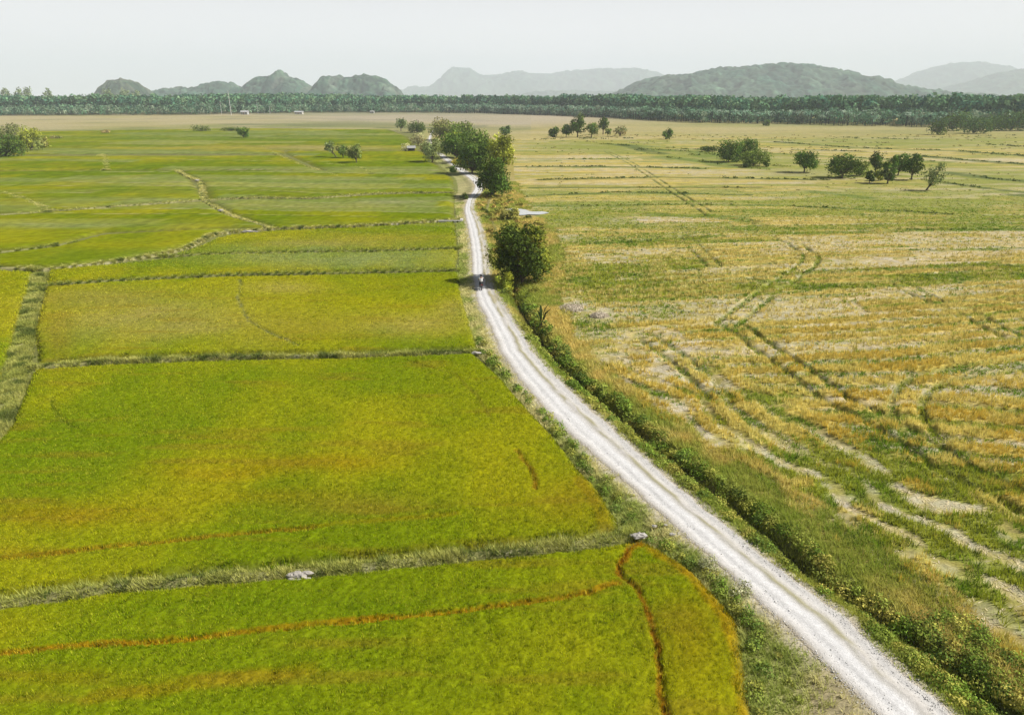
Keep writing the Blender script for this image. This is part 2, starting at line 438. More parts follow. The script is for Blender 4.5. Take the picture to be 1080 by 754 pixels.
GOLDP = [(700, 185, 130, 16), (800, 230, 120, 8), (760, 430, 80, 30), (860, 360, 150, 40), (850, 470, 60, 8), (980, 480, 60, 18), (1020, 430, 70, 40), (680, 395, 40, 30), (620, 360, 20, 14), (950, 400, 80, 30), (840, 440, 70, 20), (1060, 545, 30, 20), (740, 300, 60, 10)]

def rowfield(r, X, Y, seed, P=2.4):
    k = np.floor(r / P); f = r / P - k
    e = (fbm(X / 2.2, Y / 1.2, seed, 3) - .5) * .30
    st = ss(.22, .34, f + e) * (1 - ss(.80, .90, f + e))
    rr = _h(k, k * 0 + 5, seed)
    return st, rr, f

def right_masks(X, Y):
    px, py = proj(X, Y)
    s = X - xO(Y)
    n1 = fbm(X / 14, Y / 9, 51, 4); n2 = fbm(X / 6.5, Y / 1.2, 61, 4); n3 = fbm(X / .9, Y / .7, 71, 3)
    warp = (fbm(X / 22, Y / 22, 77, 3) - .5) * 6
    kx = -.30 + .50 * ss(40, 62, Y) - .16 * ss(80, 160, Y)
    rin = Y - kx * (X - 24) + warp * .35
    st1, rr1, f1 = rowfield(rin, X, Y, 81)
    rh = s * .86 + (fbm(X / 6, Y / 6, 78, 3) - .5) * 5.2
    st2, rr2, f2 = rowfield(rh, X, Y, 83, 2.6)
    hw = ss(13, 9, s + (n1 - .5) * 4) * ss(62, 50, Y)
    st = st1 * (1 - hw) + st2 * hw; rr = np.where(hw > .5, rr2, rr1)
    far = ss(90, 220, Y)
    # long bands for the far part (old plots)
    band = fbm(X / 90, rin / 7.0, 91, 4) * ss(420, 260, Y) + fbm(X / 180, rin / 45.0, 93, 4) * ss(260, 420, Y)
    rl = np.abs(((rin + 3 * (n1 - .5)) / 9.0) % 1 - .5) * 2
    st = st * (1 - .6 * far) + .6 * far * (.35 + .6 * ss(.15, .5, rl))
    green = np.zeros(X.shape); bare = np.zeros(X.shape); gold = np.zeros(X.shape)
    wig = (fbm(X / 5, Y / 5, 33, 3) - .5) * 2
    for (a, b, c, d) in GREENP: green = np.maximum(green, patch(px + wig * c * .4, py + wig * d * .6, a, b, c, d))
    for (a, b, c, d) in BARE: bare = np.maximum(bare, patch(px + wig * c * .6, py - wig * d * .8, a, b, c, d))
    for (a, b, c, d) in GOLDP: gold = np.maximum(gold, patch(px, py, a, b, c, d))
    G = np.clip(st * (.75 + .7 * n1) * (1 - .8 * green * ss(.3, .55, n2 + .1)) + st * gold * .3 - .5 * ss(.62, .75, n2), 0, 1)
    Wd = np.clip((1 - st) * ss(.30, .60, n2 + (rr - .5) * .6) + green * ss(.28, .52, n2 + .16) * 1.25 - gold * .25 + .35 * ss(.5, .7, band) * far, 0, 1)
    Pm = np.clip((1 - st) * ss(.45, .75, (1 - n2) + (rr - .5) * .8) * .9 + bare * ss(.40, .62, n3 * .5 + fbm(X / 1.6, Y / .55, 73, 3) * .5) * 1.1 + .5 * ss(.48, .34, band) * far, 0, 1)
    G = G * (1 - np.clip(bare * .85, 0, 1)); Wd = Wd * (1 - .4 * bare)
    # the harvester left broad strips: some all stubble, some overgrown, some under cut straw
    kk = np.floor((rin + (n1 - .5) * 3) / 4.8); h1 = _h(kk, np.floor(X / 60 + _h(kk, kk * 0, 5)), 95)
    midz = ss(44, 56, Y) * (1 - hw); patchy = ss(.30, .55, fbm(X / 12, Y / 3, 97, 3))
    gr_ = ss(.62, .72, h1) * midz * patchy; st_ = ss(.26, .16, h1) * midz * patchy
    G = G * (1 - .75 * gr_ - .6 * st_); Wd = np.maximum(Wd * (1 - .6 * st_), gr_ * .85); Pm = np.maximum(Pm * (1 - .6 * gr_), st_ * .7)
    hz_ = hw * ss(46, 36, Y) * ss(.2, 2.0, s)
    clump = ss(.52, .60, fbm(X / 2.4, Y / 2.0, 87, 3))
    G = G * (1 - hz_ * (1 - .9 * clump)); Wd = np.maximum(Wd, hz_ * st2 * (1 - clump * .8)); Pm = np.maximum(Pm * (1 - .5 * hz_), hz_ * (1 - ss(.15, .6, st2)) * ss(.46, .56, fbm(X / 3.5, Y / 3.5, 89, 3) + .03) * 1.2)
    trk = np.zeros(X.shape); raw = np.zeros(X.shape); dk = np.zeros(X.shape); gl = np.zeros(X.shape)
    for (pl, sp, q) in TRACKS:
        R = sp + 1.2; lo, hi = pl.min(0) - R, pl.max(0) + R
        k = (X > lo[0]) & (X < hi[0]) & (Y > lo[1]) & (Y < hi[1])
        if k.any():
            d = polydist(X[k], Y[k], pl)
            a = q * (1 - ss(.16, .42, np.abs(d - sp))) * ss(.42, .58, .5 * n3[k] + .5 * fbm(X[k] / 2.2, Y[k] / 2.2, 79, 3))
            trk[k] = np.maximum(trk[k], a)
            raw[k] = np.maximum(raw[k], q * (1 - ss(.22, .5, np.abs(d - sp))) * ss(.36, .5, fbm(X[k] / 4, Y[k] / 4, 74, 3) + .25 * ss(90, 50, Y[k])))
    for (pl, w, kd) in DITCHES:
        w = w * .6 * max(1.0, (pl[:, 1].mean() / 90) ** 1.1)
        a = linemask(X + wig * .6 * w, Y + wig * w, pl, w, 1.2) * np.clip(ss(.28, .5, n2) + .25, 0, 1)
        if kd == 'd': dk = np.maximum(dk, a)
        gl = np.maximum(gl, a)
    G = G * (1 - .9 * raw); Wd = np.maximum(Wd * (1 - .5 * raw), raw * ss(.35, .5, n2))
    return dict(hz=hz_, raw=raw, G=G, W=Wd, P=Pm, trk=trk, dk=dk, gl=gl, green=green, bare=bare, n1=n1, n2=n2, n3=n3, band=band, far=far, st=st, hw=hw, s=s, px=px, py=py)

def right_col(X, Y, m=None):
    m = m or right_masks(X, Y)
    base = lerp(np.broadcast_to(C(.30, .235, .085), X.shape + (3,)), C(.215, .20, .05), ss(.35, .65, m['n1']))
    c = lerp(base, GOLD, m['G'] * .8)
    c = lerp(c, C(.16, .20, .022), np.clip(m['W'] * .8, 0, 1))
    c = lerp(c, lerp(np.broadcast_to(STRAW, X.shape + (3,)), SOILP, ss(.4, .6, m['n3'])), np.clip(m['P'] * .75, 0, 1))
    c = lerp(c, C(.20, .21, .035), m['green'] * (.45 + .3 * m['far']))
    c = lerp(c, WEED, m['gl'] * .8)
    c = lerp(c, C(.075, .095, .025), m['dk'] * .7)
    c = lerp(c, C(.17, .19, .04), m['raw'] * .6); c = lerp(c, C(.085, .105, .025), m['trk'] * .8)  # green ruts, with rut shadows painted as darker spots
    return c

def ground_z(X, Y):
    z = np.zeros(X.shape)
    l, r = xL(Y), xR(Y)
    nearroad = ss(2.2, .3, np.maximum(l - X, X - r))
    z = z + .25 * nearroad * ss(400, 250, Y)
    dd = np.abs(X - xD(Y)) * .85
    z = z - .75 * ss(1.1, .1, dd) * ss(105, 75, Y)
    return z

# ------------------------------------------------------------------ ground sheet
def axis_x():
    a = list(np.arange(-46, 62, .23))
    s, x = .23, 62.0
    while x < 9300: s *= 1.03; x += s; a.append(x)
    s, x, b = .23, -46.0, []
    while x > -9300: s *= 1.03; x -= s; b.append(x)
    return np.array(sorted(b + a))
def axis_y():
    a = [-400, -150, -60, -20, 0, 8, 13, 16]
    y = 17.0
    while y < 11000:
        s = .2 if y < 85 else .2 * (y / 85) ** 1.75
        s = min(s, max(.2, y * .03)); y += s; a.append(y)
    return np.array(a)

def grid_faces(ny, nx):
    i = np.arange(ny - 1)[:, None] * nx + np.arange(nx - 1)[None, :]
    return np.stack([i, i + 1, i + nx + 1, i + nx], -1).reshape(-1, 4)

gx, gy = axis_x(), axis_y()
GX, GY = np.meshgrid(gx, gy)
X, Y = GX.ravel(), GY.ravel()
YF = gp(0, 152)[1]
zone_r = X > np.where(Y > YF, xR(np.minimum(Y, ry.max() - 10)) + 1.0, xO(Y))
col = np.zeros((len(X), 3)); gz = ground_z(X, Y)
# right field
k = zone_r & (Y > 5)
m = right_masks(X[k], Y[k]); cc = right_col(X[k], Y[k], m)
px, py = m['px'], m['py']
farp = ss(150, 137, py)
cc = lerp(cc, C(.34, .27, .105), farp * .55)
cc = lerp(cc, C(.20, .21, .07), farp * ss(.5, .62, m['band']) * .6)
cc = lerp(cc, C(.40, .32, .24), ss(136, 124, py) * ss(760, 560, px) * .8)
cc = lerp(cc, C(.40, .33, .17), ss(.42, .3, m['band']) * farp * .6)
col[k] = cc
zz = .16 * m['G'] * (1 - m['far']) + .12 * (m['n3'] - .5) * ss(120, 60, Y[k]) - .20 * m['raw'] - .15 * m['trk'] + .05 * (m['n2'] - .5)
gz[k] += zz * ss(300, 150, Y[k]) * ss(0, 1.2, m['s'])
# middle strip: verge, road bed, ditch side
k = (~zone_r) & (X > xV(Y)) & (Y > 5)
x, y = X[k], Y[k]
n1 = fbm(x / 3, y / 4, 101, 4); n2 = fbm(x / .8, y / .8, 103, 3)
c = lerp(np.broadcast_to(C(.27, .27, .09), x.shape + (3,)), C(.19, .21, .05), ss(.35, .65, n1))
e = np.maximum(xL(y) - x, x - xR(y))
c = lerp(c, C(.42, .37, .28), ss(1.1, .0, e + (n2 - .5) * 1.3) * .9)
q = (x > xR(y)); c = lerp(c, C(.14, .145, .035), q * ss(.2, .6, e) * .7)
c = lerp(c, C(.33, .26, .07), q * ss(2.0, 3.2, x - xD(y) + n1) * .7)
c = lerp(c, C(.05, .05, .03), ss(.8, .2, np.abs(x - xD(y))) * ss(90, 70, y) * .8)  # shadow line of the ditch painted as a near-black strip
# dusty pull-in beside the track at the near end
pxm, pym = proj(x, y)
c = lerp(c, C(.33, .28, .16), np.clip(patch(pxm, pym, 875, 760, 40, 62) * 1.2 * (.5 + n1), 0, 1) * (x < xL(y)))
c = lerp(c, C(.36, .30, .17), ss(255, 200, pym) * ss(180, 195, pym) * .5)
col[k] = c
# left: bare bed below the rice, dry plain far off
k = (X <= xV(Y)) & (~zone_r) | (Y <= 5)
x, y = X[k], Y[k]
px, py = proj(x, np.maximum(y, 5))
n1 = fbm(x / 60, y / 18, 111, 4); n2 = fbm(x / 12, y / 12, 113, 3)
c = lerp(np.broadcast_to(C(.14, .13, .045), x.shape + (3,)), C(.16, .18, .04), n2)
dry = lerp(np.broadcast_to(C(.36, .30, .13), x.shape + (3,)), C(.26, .235, .09), ss(.4, .62, n1))
dry = lerp(dry, C(.42, .34, .25), ss(.55, .4, n1) * .6)
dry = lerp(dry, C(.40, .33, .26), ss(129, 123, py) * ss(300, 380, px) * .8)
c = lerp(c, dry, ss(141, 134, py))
col[k] = c
# the dry open plain before the forest runs across both sides
k = Y > gp(0, 150)[1]
x, y = X[k], Y[k]; px, py = proj(x, y)
n1 = fbm(x / 160, y / 150, 111, 4); n2 = fbm(x / 70, y / 55, 113, 4); n3 = fbm(x / 300, y / 60, 117, 3)
dry = lerp(np.broadcast_to(C(.29, .255, .10), x.shape + (3,)), C(.185, .195, .06), ss(.42, .62, n1))
dry = lerp(dry, C(.36, .30, .18), ss(.52, .38, n2) * .5)
dry = lerp(dry, C(.15, .16, .05), ss(.60, .68, n2) * .7)
dry = lerp(dry, C(.10, .12, .04), ss(.52, .60, fbm(x / 40, y / 45, 119, 3)) * ss(.55, .62, fbm(x / 260, y / 30, 121, 3)) * .8)
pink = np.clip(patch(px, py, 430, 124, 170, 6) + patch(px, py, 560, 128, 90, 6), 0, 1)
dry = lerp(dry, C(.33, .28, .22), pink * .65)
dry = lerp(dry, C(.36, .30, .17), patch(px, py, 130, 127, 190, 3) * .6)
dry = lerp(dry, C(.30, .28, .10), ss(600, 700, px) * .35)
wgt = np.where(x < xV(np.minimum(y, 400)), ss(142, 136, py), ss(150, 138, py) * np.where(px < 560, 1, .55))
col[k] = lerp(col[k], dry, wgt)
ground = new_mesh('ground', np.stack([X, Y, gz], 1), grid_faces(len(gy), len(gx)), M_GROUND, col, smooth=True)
tag(ground, 'flat farmland plain of stubble, soil and dry grass', 'ground', kind='structure')
GZ = gz.reshape(GX.shape)

def gz_at(x, y):
    i = np.clip(np.searchsorted(gx, x) - 1, 0, len(gx) - 2); j = np.clip(np.searchsorted(gy, y) - 1, 0, len(gy) - 2)
    fx = (x - gx[i]) / (gx[i + 1] - gx[i]); fy = (y - gy[j]) / (gy[j + 1] - gy[j])
    return (GZ[j, i] * (1 - fx) + GZ[j, i + 1] * fx) * (1 - fy) + (GZ[j + 1, i] * (1 - fx) + GZ[j + 1, i + 1] * fx) * fy

# ------------------------------------------------------------------ track
def build_road():
    ys = [14.0]
    while ys[-1] < ry.max() - 5:
        y = ys[-1]; ys.append(y + (.25 if y < 90 else .25 * y / 90))
    ys = np.array(ys); nq = 41
    qs = np.linspace(0, 1, nq)
    Yq = np.repeat(ys[:, None], nq, 1); Q = np.repeat(qs[None], len(ys), 0)
    l, r = xL(ys), xR(ys)
    el = (fbm(ys / .7, ys * 0, 201, 3) - .5) * .3; er = (fbm(ys / 1.1, ys * 0 + 9, 203, 3) - .5) * .4
    l = l + el - .1; r = r + er + .1
    Xq = l[:, None] + (r - l)[:, None] * Q
    x, y, q = Xq.ravel(), Yq.ravel(), Q.ravel()
    n = fbm(q * 6 + 3, y / 2.2, 205, 4); n2 = fbm(q * 1.6, y / 7, 207, 3); n3 = fbm(x / .25, y / .35, 209, 3)
    lane = np.exp(-((q - .36) / .20) ** 2); rt = np.exp(-((q - .84) / .10) ** 2)
    med = np.exp(-((q - .66 + (n2 - .5) * .12) / .055) ** 2)
    py = proj(x, y)[1]
    c = np.broadcast_to(C(.42, .395, .36), x.shape + (3,))
    c = lerp(c, C(.57, .56, .545), np.clip(lane * 1.15, 0, 1) * .95); c = lerp(c, C(.53, .515, .49), rt * .8)
    c = lerp(c, C(.40, .39, .38), np.exp(-((q - .36) / .035) ** 2) * ss(.3, .55, n2) * .35)
    c = lerp(c, C(.58, .575, .57), np.exp(-((q - .47) / .06) ** 2) * .7)
    gm = med * ss(.36, .56, n + .12 * ss(480, 400, py)) * .85
    c = lerp(c, C(.27, .25, .13), gm)
    edge = np.maximum(ss(.14, .0, q), ss(.90, 1.0, q))
    c = lerp(c, C(.36, .31, .22), np.clip(edge * (.3 + 1.2 * n), 0, 1))
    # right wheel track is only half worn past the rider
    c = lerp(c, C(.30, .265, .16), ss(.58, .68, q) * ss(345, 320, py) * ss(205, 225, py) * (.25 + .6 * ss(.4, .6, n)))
    c = c * (.95 + .10 * n3)[:, None]
    rut = -.045 * np.exp(-((q - .27) / .07) ** 2) - .04 * np.exp(-((q - .80) / .07) ** 2) + .03 * med
    z = ground_z(x, y) + .035 * ss(0, .12, q) * ss(1, .9, q) + rut * .8 + .02 * (n3 - .5) + .012 * (n - .5) + .006
    z = np.where((q < .01) | (q > .99), ground_z(x, y) - .03, np.maximum(z, ground_z(x, y) + .004))
    o = new_mesh('road', np.stack([x, y, z], 1), grid_faces(len(ys), nq), M_ROAD, c, smooth=True)
    tag(o, 'narrow pale gravel farm track winding between the fields', 'road', kind='structure')
build_road()

# ------------------------------------------------------------------ blades and leaves
def blades(name, P, h, w, col, nb=4, lean=.5, mat=None, spread=.08, jit=.22, two=False):
    n = len(P)
    P = np.repeat(P, nb, 0); h = np.repeat(np.broadcast_to(h, n), nb) * rng.uniform(.6, 1.15, n * nb); w = np.repeat(np.broadcast_to(w, n), nb)
    c = np.repeat(np.asarray(col), nb, 0) * rng.uniform(1 - jit, 1 + jit, (n * nb, 1))
    a = rng.uniform(0, 2 * np.pi, n * nb); b = a + rng.uniform(-.5, .5, n * nb) + np.pi / 2
    sp = np.repeat(np.broadcast_to(spread, n), nb)
    base = P + np.stack([np.cos(a) * sp, np.sin(a) * sp, np.full(n * nb, -.02)], 1) * rng.uniform(.2, 1, (n * nb, 1))
    ln = lean * h * rng.uniform(.2, 1, n * nb)
    tip = base + np.stack([np.cos(a) * ln, np.sin(a) * ln, h], 1)
    side = np.stack([np.cos(b), np.sin(b), np.zeros(n * nb)], 1) * (w / 2)[:, None]
    V = np.stack([base - side, base + side, tip], 1).reshape(-1, 3)
    Fc = np.arange(len(V)).reshape(-1, 3)
    cc = np.repeat(c, 3, 0)
    return new_mesh(name, V, Fc, mat or M_BLADE, cc)

def leaf_arrays(Cn, size, col, up=.4, jit=.25, aspect=.55, outward=None):
    n = len(Cn)
    nrm = rng.normal(size=(n, 3)); nrm[:, 2] += up
    if outward is not None: nrm += outward * 1.5
    nrm /= np.linalg.norm(nrm, axis=1)[:, None] + 1e-9
    t = rng.normal(size=(n, 3)); t -= nrm * (t * nrm).sum(1)[:, None]; t /= np.linalg.norm(t, axis=1)[:, None] + 1e-9
    b = np.cross(nrm, t)
    s = (np.broadcast_to(size, n) * rng.uniform(.6, 1.3, n))[:, None]
    V = np.stack([Cn - t * s * .5, Cn + b * s * .5 * aspect, Cn + t * s * .5, Cn - b * s * .5 * aspect], 1).reshape(-1, 3)
    c = np.asarray(col) * rng.uniform(1 - jit, 1 + jit, (n, 1))
    return V, np.repeat(np.broadcast_to(c, (n, 3)), 4, 0)

def leaves_mesh(name, V, c, mat=None, parent=None):
    return new_mesh(name, V, np.arange(len(V)).reshape(-1, 4), mat or M_LEAF, c, parent)

POND = gpa([(529, 223.6), (541, 220), (557, 221), (566, 223.4), (584, 225), (574, 229.5), (553, 230.5), (537, 229)])
def scatter(x0, x1, y0, y1, dens, accept):
    """random points; dens(Y) per square metre, accept(X,Y) probability"""
    out = []
    ys = [y0]
    while ys[-1] < y1: ys.append(min(y1, ys[-1] * 1.12 + .5))
    for a, b in zip(ys[:-1], ys[1:]):
        n = int(dens((a + b) / 2) * (x1 - x0) * (b - a))
        if n < 1: continue
        xx = rng.uniform(x0, x1, n); yy = rng.uniform(a, b, n)
        hw = (yy * .80 + 12)          # no need to dress land far outside the view
        k0 = (np.abs(xx) < hw) & ~inpoly(xx, yy, POND); xx, yy = xx[k0], yy[k0]
        k = rng.random(len(xx)) < accept(xx, yy)
        out.append(np.stack([xx[k], yy[k]], 1))
    return np.concatenate(out) if out else np.zeros((0, 2))

# ------------------------------------------------------------------ rice plots
VP = lambda y0, y1: [(b, a) for a, b in VERGE_PX if y0 <= a <= y1]
PLOTS = [
    ('deep green rice at the near end below the lowest grass bank', [(-420, 820), (-420, 668), (0, 646), (120, 628), (220, 619), (330, 611), (400, 604), (500, 594), (600, 584), (676, 573)] + VP(575, 800)[::-1] + [(810, 820)], .12),
    ('wide green rice plot with orange streaks between the two nearest cross banks', [(-420, 662), (0, 634), (120, 616), (220, 607), (330, 599), (400, 592), (500, 582), (600, 572), (652, 560)] + VP(392, 552) + [(500, 376), (360, 381), (240, 383), (110, 388), (36, 393), (12, 452), (-120, 600)], .14),
    ('yellowish rice plot with tan bare patches beside the parked shade of the roadside tree', [(48, 305), (130, 299), (250, 294), (360, 292), (483, 289)] + VP(289, 370)[::-1] + [(500, 370), (360, 374), (240, 375), (110, 379), (42, 385), (36, 350)], .22),
    ('greyish green rice strip between two thin dark banks', [(49, 300), (130, 296), (250, 290), (360, 288), (480, 285), (483, 265), (400, 267.5), (300, 269), (215, 271), (150, 278), (52, 287)], .3),
    ('bright yellow green rice strip sloping up from the pale bank', [(180, 271), (215, 269), (300, 267), (400, 265), (482, 262), (480, 236), (440, 238), (370, 242), (300, 244.5), (247, 249), (228, 253), (213, 261)], .3),
    ('green rice plot at the left edge beyond the pale grass path', [(-420, 480), (-330, 360), (-250, 290), (0, 287), (36, 289), (24, 330), (14, 370), (2, 400), (-20, 445)], .25),
    ('green rice plot left of the crooked pale bank', [(-420, 285), (0, 282), (45, 283), (120, 275), (180, 265), (210, 255), (224, 247), (240, 242), (110, 249), (60, 262), (0, 269.5), (-420, 285)], .35),
    ('mid green rice plot in a long band left of the white bank stones', [(-420, 283), (0, 265.5), (60, 258), (110, 246), (250, 241), (285, 241), (242, 229), (215, 214), (110, 221), (60, 225), (0, 229), (-420, 245)], .5),
    ('green rice plot with a pale wet strip by the culvert', [(290, 242), (370, 238), (440, 234), (479, 231), (479, 205), (400, 206.5), (330, 211.5), (270, 211), (222, 213.5), (248, 228)], .5),
    ('striped muted rice plot ahead of the far diagonal bank', [(-420, 243), (0, 226), (60, 222), (110, 218), (215, 211), (200, 190), (185, 181), (100, 181), (-420, 186)], .7),
    ('muted rice plot right of the far diagonal bank', [(222, 211), (270, 208), (330, 209), (400, 204), (479, 203), (478, 190), (470, 182), (450, 181), (190, 181), (212, 193)], .7),
    ('dark green rice band in front of the lone round tree', [(-420, 184), (100, 180), (296, 180), (352, 187), (300, 165), (-420, 166)], .9),
    ('vivid green rice plot by the small hut', [(304, 164), (356, 186), (468, 181), (455, 170), (445, 160), (300, 160)], .9),
    ('green rice plot outside the broad grass bank along the left edge', [(-560, 700), (-420, 660), (-150, 612), (-62, 505), (-25, 452), (-420, 486), (-560, 500)], .2),
    ('pale green far rice plots up to the dry plain', [(-420, 164.5), (300, 163), (299, 159), (440, 159), (430, 145), (410, 137), (255, 136), (60, 139), (-420, 139)], 1.2),
]
def build_plot(i, label, pxpoly, cell):
    poly = gpa(pxpoly)
    lo, hi = poly.min(0), poly.max(0)
    lo[1] = max(lo[1], 14.0)
    lo[0] = max(lo[0], -hi[1] * .85 - 15)
    ys = [lo[1]]
    while ys[-1] < hi[1]:
        y = ys[-1]; ys.append(y + max(cell, cell * (y / max(lo[1], 30)) ** 1.5 if i > 2 else cell))
    xs = np.arange(lo[0], hi[0] + cell, cell * (1 if i < 3 else 1.3))
    xx, yy = np.meshgrid(xs, np.array(ys)); x, y = xx.ravel(), yy.ravel()
    x = x + (rng.random(x.shape) - .5) * cell * .6; y = y + (rng.random(y.shape) - .5) * cell * .6
    ins = inpoly(x, y, poly)
    d = np.zeros(x.shape)
    d[ins] = polydist(x[ins], y[ins], np.vstack([poly, poly[:1]]))
    sc = max(1.0, lo[1] / 60)
    edge = ss(.0, .55 * sc, d + (fbm(x / .8, y / .8, 301, 3) - .5) * .5 * sc)
    n = fbm(x / .45, y / .45, 303 + i, 3); n2 = fbm(x / 3, y / 3, 305, 3)
    hh = (.42 + .10 * (n - .5) + .06 * (n2 - .5)) * edge
    near = Y is not None
    if i < 3:
        hh = hh + .12 * (rng.random(x.shape) - .5) * edge - .20 * seam_dip(x, y) * edge
    z = np.where(ins, hh + .01, -.06)
    f = grid_faces(len(ys), len(xs))
    keep = ins[f].any(1)
    f = f[keep]
    c = rice_col(x, y)
    c = lerp(c, C(.15, .14, .04), (1 - edge) * .6)
    c = c * (.80 + .14 * n)[:, None] * rng.uniform(.72, 1.22, (len(x), 1)) * (1.08 if i > 2 else 1.12)
    used = np.unique(f); mp = np.zeros(len(x), np.int64); mp[used] = np.arange(len(used))
    o = new_mesh('rice_crop', np.stack([x, y, z], 1)[used], mp[f], M_RICE, c[used], smooth=True)
    tag(o, label, 'rice crop', kind='stuff')
    # leaf tips standing out of the canopy, in the same crop object
    if i < 6:
        def acc(a, b):
            q = inpoly(a, b, poly)
            return q * (1 - .85 * seam_dip(a, b))
        dens = (lambda yy: 125 * min(1, (30 / yy)) ** 1.3) if i < 2 else (lambda yy: 34 * min(1, (45 / yy)) ** 1.5)
        P = scatter(lo[0], hi[0], lo[1], hi[1], dens, acc)
        pd = polydist(P[:, 0], P[:, 1], np.vstack([poly, poly[:1]]))
        e2 = ss(0, .5, pd)
        cc = rice_col(P[:, 0], P[:, 1]) * rng.uniform(.6, 1.35, (len(P), 1)); cc = lerp(cc, C(.34, .31, .03), (rng.random(len(P)) < .25) * .6); cc = lerp(cc, C(.05, .08, .003), (rng.random(len(P)) < .30) * .75)
        sz = np.clip(P[:, 1] / 34, 1, 3.0)
        b = blades('rice_tips', np.stack([P[:, 0], P[:, 1], .34 * e2], 1), (.19 + .015 * sz) * (.6 + .4 * e2), .026 * sz, cc * 2.2, nb=5, lean=.38, spread=.08 * sz, jit=.3)
        b.parent = o; b['kind'] = 'stuff'
for i, (lab, pp, cell) in enumerate(PLOTS): build_plot(i, lab, pp, cell)

# ------------------------------------------------------------------ banks between the plots
BUNDS = [  # px line, half width m, height, dryness, label
    ([(-420, 665), (-60, 644), (0, 640), (60, 630), (120, 622), (220, 613), (330, 605), (400, 598), (500, 588), (600, 578), (668, 566)], .42, .30, .5, 'grassy bank across the near rice, ending at the pale rock'),
    ([(35, 389), (110, 383.5), (160, 382), (240, 379), (360, 377.5), (430, 376), (503, 373)], .34, .34, .55, 'straight grassy bank across the middle of the rice'),
    ([(-130, 600), (-40, 500), (0, 448), (12, 415), (22, 370), (32, 330), (42, 290)], .85, .22, .55, 'broad pale dry grass bank running along the left edge'),
    ([(42, 303), (130, 297.5), (250, 292), (360, 290), (484, 287)], .34, .38, .2, 'dark green bank just short of the roadside tree shade'),
    ([(-300, 287), (0, 284.5), (45, 286), (90, 281.5), (120, 277.5), (180, 267.5), (205, 259), (222, 250), (245, 246), (300, 242.5), (370, 240), (440, 236), (484, 233)], .45, .38, .8, 'long crooked bank with white dry soil reaching the culvert'),
    ([(170, 272), (215, 270), (300, 268), (400, 266), (486, 263)], .32, .34, .25, 'thin dark bank below the bright yellow strip'),
    ([(-300, 282), (0, 267), (60, 260), (80, 258)], .5, .36, .3, 'short dark bank at the left between green plots'),
    ([(186, 180), (200, 187.5), (212, 193), (216, 212), (228, 219), (245, 228.5), (268, 236), (288, 242.5)], .6, .34, .95, 'pale diagonal bank zigzagging through the left plots'),
    ([(-420, 245), (0, 227.5), (60, 223.5), (110, 219.5), (215, 212), (270, 209.5), (330, 210), (400, 205), (481, 204)], .45, .34, .6, 'long low bank crossing the striped plots'),
    ([(6, 205), (30, 213), (44, 219), (56, 224)], 1.0, .36, .9, 'short pale diagonal bank near the left edge of the photo'),
    ([(278, 155), (290, 162), (310, 172), (335, 180), (356, 187)], .6, .30, .85, 'far pale diagonal bank left of the leaning trees'),
    ([(107, 164), (112, 170), (113, 180)], 1.4, .30, .95, 'small crooked pale bank in the far green rice'),
    ([(345, 174), (380, 178), (392, 186)], 1.0, .30, .9, 'pale bank stub in front of the leaning trees'),
]
bund_grass = []
